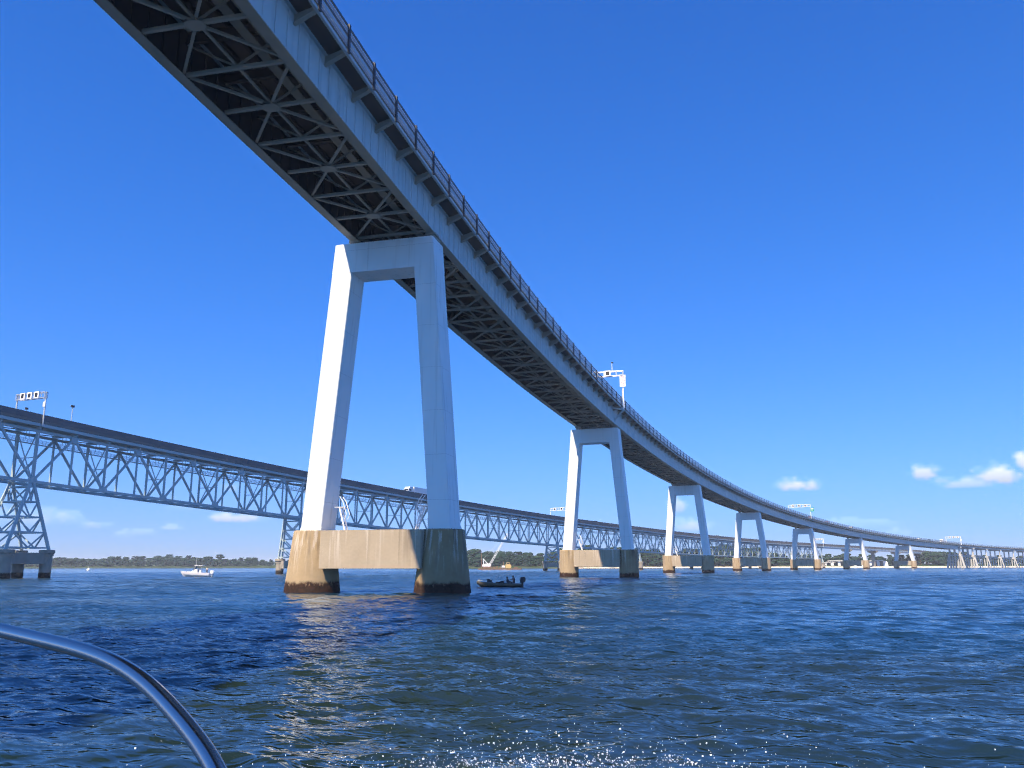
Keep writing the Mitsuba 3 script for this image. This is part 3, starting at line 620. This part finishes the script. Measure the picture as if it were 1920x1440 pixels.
for x in (-2.4, 2.2):
    for y in (-1.0, 1.0): part(k, 'wheel', MB().tube(M([(x, y - 0.12, 0.42), (x, y + 0.12, 0.42)]), 0.42, 14), 'm_black')

# ------------------------------------------------------------------ people
def hullchain(bones, refine=0.05):
    out = None
    sp = lambda p, r: m3.Manifold.sphere(r, 12).translate([float(x) for x in p])
    for (p, r), (q, t) in bones:
        h = m3.Manifold.batch_hull([sp(p, r), sp(q, t)]); out = h if out is None else out + h
    me = out.refine_to_length(refine).to_mesh()
    t = trimesh.Trimesh(me.vert_properties[:, :3], me.tri_verts); trimesh.smoothing.filter_taubin(t, iterations=6)
    return t
def person(M, pose, label, shirt, cap=True):
    """pose: joint positions (x forward, y left, z up). One body surface; clothes and hair lie over it as children."""
    J_ = {k_: np.array(v, float) for k_, v in pose.items()}
    k = thing('person', label, 'person')
    def w(bones): t = hullchain(bones); t.vertices = M(t.vertices); return t
    b = []
    for s_ in 'lr':
        b += [((J_['sh' + s_], .055), (J_['el' + s_], .045)), ((J_['el' + s_], .045), (J_['ha' + s_], .032)), ((J_['hip' + s_], .085), (J_['kn' + s_], .06)), ((J_['kn' + s_], .06), (J_['an' + s_], .042)),
              ((J_['an' + s_], .045), (J_['an' + s_] + [.17, 0, -.04], .035))]
        fw = J_['ha' + s_] - J_['el' + s_]; fw /= np.linalg.norm(fw); sd = np.cross(fw, [0, 0, 1.0]); sd /= np.linalg.norm(sd); dn = np.cross(sd, fw)
        pm = J_['ha' + s_] + fw * 0.08; b.append(((J_['ha' + s_], .03), (pm, .036)))
        for q, ln in zip((-.033, -.011, .011, .033), (.06, .075, .07, .055)):
            r0 = pm + sd * q; r1 = r0 + fw * ln * .6 - dn * .01 * 0; r2 = r1 + fw * ln * .25 - np.array([0, 0, ln * .5])
            b += [((r0, .0095), (r1, .009)), ((r1, .009), (r2, .008))]
        b.append(((J_['ha' + s_] + sd * .03 + fw * .02, .011), (J_['ha' + s_] + sd * .065 + fw * .06, .009)))
    b += [((J_['neck'], .05), (J_['head'] - [0, 0, .06], .055)), ((J_['head'], .095), (J_['head'] + [.03, 0, -.075], .06)), ((J_['head'] + [.095, 0, -.01], .012), (J_['head'] + [.115, 0, -.035], .014)),
          ((J_['head'] + [0, .093, -.02], .018), (J_['head'] + [0, .095, -.045], .014)), ((J_['head'] + [0, -.093, -.02], .018), (J_['head'] + [0, -.095, -.045], .014)),
          ((J_['neck'] - [0, 0, .12], .14), ((J_['hipl'] + J_['hipr']) / 2 + [0, 0, .08], .13))]
    part(k, 'body', w(b), 'm_skin', smooth=True)
    mid = (J_['hipl'] + J_['hipr']) / 2
    sh = [((J_['shl'], .085), (J_['shr'], .085)), ((J_['shl'] - [0, .03, .1], .12), (mid + [0, .05, .12], .125)), ((J_['shr'] - [0, -.03, .1], .12), (mid + [0, -.05, .12], .125)), ((mid + [0, .06, .05], .125), (mid + [0, -.06, .05], .125))]
    for s_ in 'lr': sh.append(((J_['sh' + s_], .075), (J_['el' + s_], .062)))
    part(k, 'shirt', w(sh), shirt, smooth=True)
    tr_ = [((J_['hipl'], .115), (J_['hipr'], .115))]
    for s_ in 'lr': tr_ += [((J_['hip' + s_], .11), (J_['kn' + s_], .085)), ((J_['kn' + s_], .085), (J_['an' + s_] + [0, 0, .03], .065))]
    part(k, 'trousers', w(tr_), 'm_trousers', smooth=True)
    hr = [((J_['head'] + [-.015, 0, .035], .095), (J_['head'] + [-.04, 0, -.01], .085))]
    if cap: hr.append(((J_['head'] + [.05, 0, .06], .06), (J_['head'] + [.17, 0, .045], .03)))
    part(k, 'cap' if cap else 'hair', w(hr), 'm_hair', smooth=True)
    for y in (.034, -.034): part(k, 'eye', MB().rings([M(J_['head'] + np.array([[.088 + .004 * e, y + .010 * math.cos(a), .005 + .006 * math.sin(a)] for a in np.arange(8) * math.pi / 4])) for e in (0, 1)]), 'm_black')
    part(k, 'mouth', MB().rings([M(J_['head'] + np.array([[.088 + .006 * e, .022 * math.cos(a), -.068 + .005 * math.sin(a)] for a in np.arange(8) * math.pi / 4])) for e in (0, 1)]), 'm_hair')
STAND = dict(anl=(0, .13, .08), anr=(0, -.13, .08), knl=(.03, .12, .50), knr=(.03, -.12, .50), hipl=(0, .10, .93), hipr=(0, -.10, .93), shl=(0, .19, 1.42), shr=(0, -.19, 1.42), neck=(0.01, 0, 1.47), head=(.03, 0, 1.64),
             ell=(.08, .25, 1.15), elr=(.08, -.25, 1.15), hal=(.33, .10, 1.17), har=(.33, -.10, 1.20))
SIT = dict(anl=(.42, .13, .08), anr=(.42, -.13, .08), knl=(.42, .12, .50), knr=(.42, -.12, .50), hipl=(0, .10, .50), hipr=(0, -.10, .50), shl=(.06, .19, .98), shr=(.06, -.19, .98), neck=(.08, 0, 1.03), head=(.11, 0, 1.20),
           ell=(.20, .25, .74), elr=(.20, -.25, .74), hal=(.45, .12, .80), har=(.45, -.10, .84))

# ------------------------------------------------------------------ boats
def loft(M, st, well=False):
    """Skins a hull from stations (x, half beam at sheer, sheer z, half beam at chine, chine z, keel z)."""
    R = []
    for x, b, zs, c, zc, zk in st:
        R.append(M([(x, b, zs), (x, c + (b - c) * .5, (zs + zc) / 2), (x, c, zc), (x, 0, zk), (x, -c, zc), (x, -(c + (b - c) * .5), (zs + zc) / 2), (x, -b, zs), (x, -b * .9, zs + .02)] + ([(x, -c * .84, min(zc + .18, zs)), (x, c * .84, min(zc + .18, zs))] if well else []) + [(x, b * .9, zs + .02)]))
    return MB().rings(R[::-1])
# open fishing boat, bow to the left
x0, y0 = at_water(935, 1101.5); BM = local((x0, y0, 0.0), (-0.985, -0.17, 0))
k = thing('fishing_boat', 'low olive open fishing boat with black outboard and two people, right of the nearest pier', 'boat')
part(k, 'hull', loft(BM, [(-2.75, 1.0, .48, .92, .05, -.12), (-1.2, 1.1, .50, 1.0, .04, -.15), (.4, 1.1, .54, .95, .06, -.15), (1.6, .92, .62, .72, .14, -.10), (2.4, .60, .72, .42, .30, .10), (2.85, .16, .80, .10, .62, .52)], True), 'm_hull_olive', smooth=40)
part(k, 'stern_deck', MB().rings([BM([(x, y, z) for x, y in ((-2.7, -.88), (-2.1, -.92), (-2.1, .92), (-2.7, .88))]) for z in (.42, .50)]), 'm_deckgrey')
part(k, 'bow_platform', MB().rings([BM([(x, y, z) for x, y in ((.9, -.82), (1.7, -.72), (2.5, -.42), (2.5, .42), (1.7, .72), (.9, .82))]) for z in (.56, .70)]), 'm_deckgrey')
part(k, 'trolling_motor', MB().bar(BM((1.6, .35, .82)), BM((2.7, .1, .95)), .07, .07).box((2.5, 0, .80), (2.75, .15, .92), BM), 'm_galv')
part(k, 'console', MB().rings([BM([(x, y, z) for x, z in ((-.55, .22), (-.1, .22), (.05, .7), (-.25, .86), (-.55, .8))]) for y in (.85, .25)]), 'm_black')
for x, y in ((-1.1, .45), (-1.1, -.45)): part(k, 'seat', MB().box((x - .25, y - .25, .2), (x + .2, y + .25, .5), BM).box((x - .33, y - .25, .5), (x - .22, y + .25, .85), BM), 'm_deckgrey')
om = part(k, 'outboard_motor', MB().rings([BM([(x, y, z) for x, z in ((-3.35, .62), (-2.8, .55), (-2.72, 1.0), (-2.85, 1.28), (-3.25, 1.30), (-3.42, 1.1))]) for y in (.28, -.28)]), 'm_black')
part(om, 'leg', MB().box((-3.15, -.08, -.4), (-2.9, .08, .6), BM), 'm_black')
for x, y, z, h in ((1.35, .1, .7, .35), (1.05, -.4, .7, .22), (.3, .5, .24, .48), (-.2, -.5, .24, .44)):
    part(k, 'tackle_box', MB().box((x - .18, y - .14, z), (x + .18, y + .14, z + h), BM), 'm_black')
person(local(BM((-1.95, -.1, .16)), BM((1, .35, 0)) - BM((0, 0, 0))), SIT, 'person in dark shirt sitting upright near the outboard of the olive fishing boat', 'm_shirt_dark')
person(local(BM((-1.1, .45, .02)), BM((1, .1, 0)) - BM((0, 0, 0))), SIT, 'person in dark clothes sitting amidships in the olive fishing boat', 'm_shirt_dark')
for a, b, lab in (((-1.5, -.1, .95), (.9, -.6, 1.5), 'thin fishing rod held by the person near the outboard'), ((-.65, .45, .84), (1.0, 1.6, 1.3), 'thin fishing rod held by the person sitting amidships')):
    solo('fishing_rod', MB().tube(BM(np.array([a, np.add(a, b) / 2 + [0, 0, .08], b])), [.014, .01, .005], 6), 'm_black', lab, 'fishing rod')

# white cabin boat, bow to the left
x0, y0 = at_water(368, 1080.5); WM = local((x0, y0, 0.0), (-0.99, -0.14, 0))
k = thing('motor_boat', 'white motor boat with hard top lying left of the nearest pier', 'boat')
part(k, 'hull', loft(WM, [(-3.3, 1.25, .95, 1.15, .1, -.3), (-1.0, 1.3, 1.0, 1.15, .12, -.4), (1.0, 1.25, 1.12, 1.0, .2, -.4), (2.5, .95, 1.28, .62, .4, -.2), (3.5, .45, 1.42, .25, .75, .3), (4.05, .1, 1.52, .06, 1.25, 1.1)]), 'm_gelcoat', smooth=40)
part(k, 'foredeck', MB().rings([WM([(x, y, z) for x, y in ((.9, -1.1), (2.4, -.85), (3.5, -.38), (3.5, .38), (2.4, .85), (.9, 1.1))]) for z in (1.1, 1.34)]), 'm_gelcoat')
part(k, 'console', MB().rings([WM([(x, y, z) for x, z in ((-.2, 1.0), (1.5, 1.2), (.9, 1.7), (.25, 2.0), (-.2, 1.9))]) for y in (.75, -.75)]), 'm_gelcoat')
part(k, 'windscreen', MB().rings([WM([(x, y, z) for x, z in ((.35, 1.95), (.95, 1.7), (.1, 2.72), (0, 2.72))]) for y in (.78, -.78)]), 'm_glass')
part(k, 'hard_top', MB().rings([WM([(x, y, z) for x, y in chamfered(-1.8, .55, -1.0, 1.0, .25)]) for z in (2.75, 2.9)]), 'm_gelcoat')
for x, x2 in ((.95, .2), (-1.1, -1.4)):
    for y in (-.85, .85): part(k, 'top_support', MB().tube(WM([(x, y, 1.0), (x2, y * .95, 2.76)]), .04, 8), 'm_galv')
part(k, 'leaning_post', MB().box((-1.1, -.5, .9), (-.7, .5, 1.75), WM), 'm_white')
part(k, 'antenna', MB().bar(WM((.2, .8, 2.9)), WM((.05, .8, 5.2)), .04, .04, up=(1, 0, 0)), 'm_white')
for y in (-.42, .42):
    om = part(k, 'outboard_motor', MB().rings([WM([(x, y + d, z) for x, z in ((-4.2, .8), (-3.55, .75), (-3.4, 1.2), (-3.55, 1.65), (-4.05, 1.68), (-4.3, 1.35))]) for d in (.26, -.26)]), 'm_white')
    part(om, 'leg', MB().box((-4.0, y - .09, -.4), (-3.7, y + .09, .78), WM), 'm_galv')
person(local(WM((-2.55, .2, .75)), WM((-.2, 1, 0)) - WM((0, 0, 0))), STAND, 'person in pale shirt standing at the stern of the white motor boat', 'm_shirt_white')
person(local(WM((-.75, -.1, 1.2)), WM((1, .1, 0)) - WM((0, 0, 0))), SIT, 'person in pale shirt seated under the hard top of the white motor boat', 'm_shirt_white')

# crane barge
x0, y0 = at_water(921, 1068.0); CM = local((x0, y0, 0), (1, 0.12, 0))
k = thing('work_barge', 'rust brown work barge lying off the wooded shore, right of the nearest pier', 'barge')
part(k, 'hull', MB().rings([CM([(x, y, z) for x, y in chamfered(-9.5, 21.5, -4.5, 4.5, .6)]) for z in (-.6, .75)]), 'm_rust')
for x in (-7.0, 9): part(k, 'spud', MB().bar(CM((x, 3, -2)), CM((x, 3, 11.5 if x < 0 else 5.5)), .45, .45, up=(1, 0, 0)), 'm_rust')
dh = part(k, 'deckhouse', MB().box((10.2, -1.8, 1.0), (14.0, 1.8, 3.6), CM).box((10.8, -1.2, 3.6), (13.2, 1.2, 5.0), CM), 'm_yellow')
part(dh, 'window', MB().box((11.0, -1.26, 3.9), (13.0, -1.215, 4.6), CM), 'm_glass')
part(k, 'tank', MB().tube(CM([(7.4, -1, 1.9), (9.4, -1, 1.9)]), .85, 12), 'm_white', smooth=40)
for x, y, w, h in ((1, -3, 1.4, .9), (3.2, -2.4, 1.0, 1.3), (-.8, -2.2, 1.2, 1.0), (5.2, -3, 1.6, .7), (16.5, -1, 2.4, .8)): part(k, 'crate', MB().box((x, y, 1.0), (x + w, y + 1.5, 1.0 + h), CM), 'm_rust')
c = thing('crane', 'white lattice boom crane standing on the rust brown work barge', 'crane')
part(c, 'crawler', MB().box((-6.2, -1.9, 1.0), (-1.2, -.9, 2.0), CM).box((-6.2, .9, 1.0), (-1.2, 1.9, 2.0), CM), 'm_rust')
part(c, 'cab', MB().rings([CM([(x, y, z) for x, z in ((-6.6, 2.1), (-.8, 2.1), (-.6, 3.0), (-1.4, 4.4), (-4.6, 4.2), (-6.6, 3.6))]) for y in (1.5, -1.5)]), 'm_white')
part(c, 'gantry_frame', MB().bar(CM((-5.8, 0, 3.4)), CM((-6.0, 0, 7.6)), .35, .5).bar(CM((-6.0, 0, 7.6)), CM((-2.6, 0, 4.0)), .3, .4), 'm_white')
bm = MB(); a_, b_ = np.array([-1.4, 0, 3.2]), np.array([11.8, 0, 25.5])
dd = b_ - a_; ln = np.linalg.norm(dd); dd /= ln; nn = np.cross(dd, [0, 1, 0])
cor = [(y, q) for y in (-.55, .55) for q in (-.55, .55)]
for y, q in cor: bm.bar(CM(a_ + np.array([0, y, 0]) + nn * q), CM(b_ + np.array([0, y * .5, 0]) + nn * q * .5), .22, .22)
for e in range(14):
    f0, f1 = e / 14, (e + 1) / 14; sg = 1 if e % 2 else -1
    for y in (-.55, .55): bm.bar(CM(a_ + dd * ln * f0 + np.array([0, y, 0]) + nn * .55 * sg), CM(a_ + dd * ln * f1 + np.array([0, y, 0]) - nn * .55 * sg), .13, .13)
    for q in (-.55, .55): bm.bar(CM(a_ + dd * ln * f0 + np.array([0, -.55 * sg, 0]) + nn * q), CM(a_ + dd * ln * f1 + np.array([0, .55 * sg, 0]) + nn * q), .13, .13)
part(c, 'boom', bm, 'm_white')
part(c, 'pendant_line', MB().tube(CM([(-6, 0, 7.6), b_]), .05, 5), 'm_galv')
x0, y0 = at_water(165, 1069.3); g = np.arange(16) * 2 * math.pi / 16
k = thing('buoy', 'small white buoy floating off the wooded shore at the far left', 'buoy')
part(k, 'float', MB().rings([np.array([x0, y0, 0]) + np.stack([r * np.cos(g), r * np.sin(g), 0 * g + z], -1) for z, r in ((-.3, .6), (.1, .95), (.7, 1.0), (1.2, .8), (1.5, .35))]), 'm_white', smooth=50)
part(k, 'mast', MB().bar((x0, y0, 1.4), (x0, y0, 2.6), .12, .12, up=(1, 0, 0)), 'm_white')

# ------------------------------------------------------------------ shore, pavilion and woods
SH = [(-1500, 1500), (-700, 1450), (0, 1400), (300, 1330), (480, 1300), (640, 1120), (800, 930), (900, 860), (1040, 860), (1200, 920), (1350, 960), (1500, 980), (1660, 1010), (1760, 1060), (1920, 1130), (2200, 1250), (2900, 1500)]
_shx = np.array([math.atan2(x - 960, FOC * _c + 340 * _s) for x, _ in SH]); _shr = np.array([r for _, r in SH], float)
AZ = np.linspace(-1.05, 0.95, 420)
def shore_r(az): return np.interp(az, _shx, _shr) * (1 + 0.010 * np.sin(az * 90) + 0.008 * np.sin(az * 213 + 1))
prof = [(-14, -0.8), (0, 0.05), (5, 0.7), (14, 1.3), (24, 2.2), (60, 3.2), (160, 4.5), (420, 5.0), (900, 5.0)]
V = []
for o, z in prof:
    r = shore_r(AZ) + o
    zz = z + (meshkit.fbm(np.stack([AZ * 40, 0 * AZ + o * 0.02, 0 * AZ], -1), 3, 5) - 0.5) * (2.0 if o > 20 else 0.25)
    V.append(np.stack([np.sin(AZ) * r, np.cos(AZ) * r, zz], -1))
V = np.array(V)
nr_, nc_ = V.shape[:2]
ii, jj = np.meshgrid(np.arange(nr_ - 1), np.arange(nc_ - 1), indexing='ij')
F = np.stack([ii * nc_ + jj, ii * nc_ + jj + 1, (ii + 1) * nc_ + jj + 1, (ii + 1) * nc_ + jj], -1).reshape(-1, 4)
structure('shore', (V.reshape(-1, 3), F), 'm_land', smooth=True)
# far low hills behind the left shore
HA = np.linspace(-0.9, 0.35, 200); R2 = 3000.0
hv = []
for o, f_ in ((-60, 0.0), (0, 0.55), (90, 1.0), (300, 0.8)):
    hz = 22 * f_ * (0.55 + 0.9 * meshkit.fbm(np.stack([HA * 14, 0 * HA, 0 * HA], -1), 4, 9)) + (-1 if f_ == 0 else 0) + meshkit.fbm(np.stack([HA * 260, 0 * HA + o, 0 * HA], -1), 3, 2) * 5 * f_
    hv.append(np.stack([np.sin(HA) * (R2 + o), np.cos(HA) * (R2 + o), hz], -1))
hv = np.array(hv); nr_, nc_ = hv.shape[:2]
ii, jj = np.meshgrid(np.arange(nr_ - 1), np.arange(nc_ - 1), indexing='ij')
structure('hills', (hv.reshape(-1, 3), np.stack([ii * nc_ + jj, ii * nc_ + jj + 1, (ii + 1) * nc_ + jj + 1, (ii + 1) * nc_ + jj], -1).reshape(-1, 4)), 'm_foliage', smooth=True)

# white pavilion on the beach
paz, pr_ = math.atan2(1602 - 960, FOC * _c + 340 * _s), None
pr_ = float(shore_r(np.array([paz]))[0]) + 26
c0 = np.array([math.sin(paz) * pr_, math.cos(paz) * pr_, 1.6]); PM = local(c0, (math.cos(paz), -math.sin(paz), 0))   # x runs to the right, y away
k = thing('pavilion', 'long low white beach pavilion with open bays and flat roof', 'pavilion')
part(k, 'floor', MB().box((-36, -5, -2.5), (36, 7, .2), PM), 'm_white')
part(k, 'roof', MB().box((-28, -6, 5.6), (30, 8, 6.3), PM).box((-36, -5, 4.2), (-20, 7, 4.6), PM), 'm_white')
part(k, 'back_wall', MB().box((-30, 6.2, .2), (32, 6.6, 5.6), PM), 'm_deckgrey')
for x, w in ((-35, 6), (-25, 3.5), (-17.5, 3), (-9.5, 3.2), (-1, 3), (7.5, 3), (15.5, 2.6), (23, 3.2), (29.5, 5)):
    part(k, 'wall', MB().rings([PM([(xx, y, z) for xx, z in ((x, .2), (x + w, .2), (x + w * .9, 4.0), (x + w * .7, 4.2 if x < -20 else 5.6), (x, 4.2 if x < -20 else 5.6))]) for y in (-3.6, -4.0)]), 'm_white')
for n_, (px, py, ln, lab) in enumerate(((1693, 1061.8, 8, 'small white boat moored beside the last white pier'), (1774, 1062.3, 7, 'small white boat lying in front of the trestle piles'))):
    x0, y0 = at_water(px, py + 1.5); QM = local((x0, y0, 0), (1, -.1, 0))
    k = thing('moored_boat', lab, 'boat')
    part(k, 'hull', loft(QM, [(-ln / 2, 1.2, 1.0, 1.1, .1, -.2), (0, 1.3, 1.1, 1.1, .1, -.3), (ln * .3, .9, 1.3, .6, .4, 0), (ln / 2, .1, 1.6, .08, 1.3, 1.1)]), 'm_gelcoat', smooth=40)
    part(k, 'cabin', MB().rings([QM([(x, y, z) for x, z in ((-1.2, 1.0), (1.6, 1.1), (1.0, 2.2), (-1.0, 2.3))]) for y in (.8, -.8)]), 'm_gelcoat')

def tree_mesh(seed, h, w, n=26):
    r = np.random.default_rng(seed); tr_ = trimesh.creation.icosphere(2)
    parts_v, parts_f, at_ = [], [], 0
    for q in range(n):
        z = r.uniform(0.22, 0.95); ring = math.sin(math.pi * min(1, (z - 0.1) / 0.95)) ** 0.7
        a, rad = r.uniform(0, 6.28), w * ring * math.sqrt(r.uniform(0.05, 1)) * 0.8
        c_ = np.array([math.cos(a) * rad, math.sin(a) * rad, z * h]); s_ = r.uniform(0.14, 0.26) * w * 1.4
        v = tr_.vertices.copy(); v *= (0.75 + 0.6 * meshkit.fbm(v * 2.6 + q * 3.7, 3, seed))[:, None]
        v = v * [s_, s_, s_ * 0.8] + c_
        parts_v.append(v); parts_f.append(tr_.faces + at_); at_ += len(v)
    # loose leaf sprays break up the outline
    m_ = 500
    b_ = np.vstack(parts_v); c_ = b_[r.integers(0, len(b_), m_)] + r.normal(0, 0.25, (m_, 3))
    tri = c_[:, None] + r.normal(0, 0.34, (m_, 3, 3))
    parts_v.append(tri.reshape(-1, 3)); parts_f.append(np.arange(m_ * 3).reshape(-1, 3) + at_)
    return np.vstack(parts_v), np.vstack(parts_f)
TREES = []
for q, (h, w) in enumerate(((15, 5.5), (13, 6.5), (17, 5.0), (10, 5.0), (14, 4.2))):
    key = f'tree_kind_{q}'
    tk = MB().tube([(0, 0, -1), (0.2, 0, h * .3), (0, 0.2, h * .6)], [.45, .35, .15], 7)
    scene[key] = {'type': 'shapegroup', 'crown': mikit.ply(tree_mesh(70 + q, h, w), 'm_foliage', smooth=False), 'trunk': mikit.ply(tk.mesh(), 'm_trunk')}
    TREES.append(key)
WOODS = [('far_wood', -0.95, -0.235, 26, 'dark wooded shoreline at the far left beyond the white motor boat', 10.5, 0.76), ('green_wood', -0.235, 0.30, 22, 'green wooded shore behind the crane barge and the second pier', 8.5, 0.86),
         ('shore_wood', 0.30, 0.90, 40, 'low wood behind the beach and viaduct at the right', 10, 0.68)]
for name, a0, a1, off, lab, step, sc in WOODS:
    n_ = 0
    for row in range(5):
        a = a0
        while a < a1:
            r = float(shore_r(np.array([a]))[0])
            rr = r + off + row * 11 + RNG.uniform(-5, 5)
            p_ = np.array([math.sin(a) * rr, math.cos(a) * rr])
            hgt = sc * (0.42 + 0.12 * row + 0.95 * float(np.clip(meshkit.fbm(np.array([[a * 26, row * 0.1, 0.0]]), 3, 4)[0] * 1.6 - 0.3, 0, 1))) * (0.7 if -0.33 < a < -0.235 else 1.0) * RNG.uniform(0.88, 1.12)
            keep = RNG.random() > 0.06
            if 0.345 < a < 0.46 and row < 1: keep = False
            if keep:
                n_ += 1
                scene[f'{name}__{n_:03d}'] = {'type': 'instance', 'shapegroup': {'type': 'ref', 'id': TREES[RNG.integers(0, 5)]},
                    'to_world': T().translate([float(p_[0]), float(p_[1]), 1.8 + 0.4 * row]).rotate([0, 0, 1], float(RNG.uniform(0, 360))).scale([float(hgt * RNG.uniform(1.4, 1.9)), float(hgt * 1.6), float(hgt)])}
            a += step * RNG.uniform(0.6, 1.2) / r
    USED.add(name); labels[name] = {'label': lab, 'category': 'wood', 'kind': 'stuff'}

# ------------------------------------------------------------------ water
def sample_water():
    pts, wedge = [], 0.66
    r = 7.0
    while r < 420:
        d = 0.0024 * r + 0.045
        n_ = int(2 * wedge * r / d); a = np.linspace(-wedge, wedge, n_) + RNG.uniform(-.5, .5) * d / r
        pts.append(np.stack([np.sin(a) * r, np.cos(a) * r], 1)); r += d
    while r < 12000:
        d = 0.012 * r if r < 2000 else 0.05 * r
        n_ = int(2 * wedge * r / (0.012 * r)); a = np.linspace(-wedge, wedge, n_)
        pts.append(np.stack([np.sin(a) * r, np.cos(a) * r], 1)); r += d
    r = 1.0
    while r < 12000:                         # all round, coarser
        d = 0.05 * r + 0.35
        n_ = int(2 * math.pi * r / d); a = np.linspace(0, 2 * math.pi, n_, endpoint=False)
        a = (a + math.pi) % (2 * math.pi) - math.pi
        a = a[(np.abs(a) > wedge + 0.02) | (r < 6.5)]
        pts.append(np.stack([np.sin(a) * r, np.cos(a) * r], 1)); r += d
    return np.vstack(pts)
WP = sample_water()
_R = np.linalg.norm(WP, axis=1); _A = np.abs(np.arctan2(WP[:, 0], WP[:, 1]))
CELL = np.where((_A < 0.66) & (_R > 7), np.where(_R < 420, 0.0024 * _R + 0.045, 0.012 * _R), 0.05 * _R + 0.35)
WZ, WD = np.zeros(len(WP)), np.zeros((len(WP), 2))
wr = np.random.default_rng(5)
gust = 0.75 + 0.5 * meshkit.fbm(np.c_[WP * 0.03, 0 * _R], 3, 31)
for lam in np.concatenate([np.geomspace(0.30, 1.1, 40), np.geomspace(1.1, 3.2, 30), np.geomspace(3.2, 12, 10)]):
    a = math.radians(80 + wr.normal(0, 28 if lam > 1 else 26)); kx, ky = 2 * math.pi / lam * math.cos(a), 2 * math.pi / lam * math.sin(a)
    steep = 0.030 if lam < 1.1 else 0.024 if lam < 3.2 else 0.024
    amp = steep * lam / (2 * math.pi) * wr.uniform(.6, 1.4)
    fade = np.clip((lam / CELL - 2.2) / 2.0, 0, 1) * gust
    ph = kx * WP[:, 0] + ky * WP[:, 1] + wr.uniform(0, 6.28)
    WZ += fade * amp * np.cos(ph)
    WD -= (fade * amp * 0.9 * np.sin(ph))[:, None] * np.array([math.cos(a), math.sin(a)])
tri = Delaunay(WP).simplices
wv = np.c_[WP + WD, WZ]
e1, e2 = wv[tri[:, 1]] - wv[tri[:, 0]], wv[tri[:, 2]] - wv[tri[:, 0]]
flip = (e1[:, 0] * e2[:, 1] - e1[:, 1] * e2[:, 0]) < 0
tri[flip] = tri[flip][:, ::-1]
structure('water', (wv, tri), 'm_water', smooth=True)

# ------------------------------------------------------------------ spray thrown up by the viewer's own boat, drops and flecks
sp_v, sp_f, n_ = [], [], 0
ico = trimesh.creation.icosphere(1)
r = np.random.default_rng(17)
for q in range(5600):
    dist = r.uniform(7.0, 12.5)
    z = max(0.05, EYE - 0.222 * dist + r.normal(-0.22, 0.25) * (1 if q % 5 else 1.8))
    x = 0.5 + r.normal(0, 1.0) * dist / 9 if q % 5 else r.normal(-0.3, 2.6)
    s_ = 0.0022 + 0.0075 * r.random() ** 3
    v = ico.vertices * s_ * r.uniform(0.7, 1.3, 3) + [x, dist, z]
    sp_v.append(v); sp_f.append(ico.faces + n_); n_ += len(v)
k = solo('spray', (np.vstack(sp_v), np.vstack(sp_f)), 'm_foam', 'white spray drops flying over the water in the foreground', 'spray', kind='stuff', smooth=True)

# ------------------------------------------------------------------ polished rail of the viewer's boat
ctl = [(-330, 1095, 1.90), (-160, 1137, 1.78), (0, 1180, 1.66), (100, 1204, 1.58), (190, 1231, 1.50), (270, 1278, 1.40), (330, 1338, 1.30), (385, 1410, 1.19), (425, 1490, 1.08), (455, 1590, 0.98), (475, 1720, 0.90)]
C_ = []
for x, y, d in ctl:
    a, b = (x - 960) / FOC, -(y - 720) / FOC
    C_.append(np.array([a, _c - b * _s, _s + b * _c]) * d + [0, 0, EYE])
C_ = np.array(C_)
from scipy.interpolate import CubicSpline
u_ = np.concatenate([[0], np.cumsum(np.linalg.norm(np.diff(C_, axis=0), axis=1))])
CS = CubicSpline(u_, C_)(np.linspace(0, u_[-1], 120))
vb = thing('viewer_boat', "viewer's own boat, its polished steel rail curving through the lower left foreground", 'boat')
CS = np.vstack([CS, CS[-1] + [0.03, -0.10, -0.35], CS[-1] + [0.04, -0.13, -1.1]])
part(vb, 'hand_rail', MB().tube(CS, 0.0140, 28), 'm_steel', smooth=True)
part(vb, 'stanchion', MB().tube([CS[3], CS[3] + [0.02, -0.05, -1.2]], 0.0125, 14), 'm_steel', smooth=True)
VM = lambda v: np.asarray(v, float)
part(vb, 'hull', MB().rings([[(b, y, zs) for b, zs in ((-hb, 1.12), (-hb * .98, .9), (-hb * .75, .1), (0, -.3), (hb * .75, .1), (hb * .98, .9), (hb, 1.12))] for y, hb in ((-6.0, 1.35), (-2.0, 1.45), (0.2, 1.3), (1.0, 1.05), (1.5, .6), (1.75, .1))]), 'm_gelcoat')
part(vb, 'windscreen', MB().rings([[(x, y, z) for x, z in ((-1.0, 1.12), (1.0, 1.12), (.85, 1.95), (-.85, 1.95))] for y in (-.75, -.7)]), 'm_glass')
part(vb, 'seat', MB().box((-1.0, -2.2, 1.12), (1.0, -1.4, 1.75)).box((-1.0, -2.4, 1.6), (1.0, -2.2, 2.2)), 'm_deckgrey')

# ------------------------------------------------------------------ hazy summer air
scene['haze_medium'] = {'type': 'homogeneous', 'albedo': {'type': 'rgb', 'value': [0.88, 0.93, 0.98]}, 'sigma_t': 0.00015}
scene['haze'] = {'type': 'cube', 'to_world': T().translate([0, 0, 28]).scale([13000, 13000, 32]), 'bsdf': {'type': 'null'}, 'interior': {'type': 'ref', 'id': 'haze_medium'}}
scene['camera']['medium'] = {'type': 'ref', 'id': 'haze_medium'}
labels['haze'] = {'label': 'thin blue summer haze over the bay', 'category': 'haze', 'kind': 'stuff'}
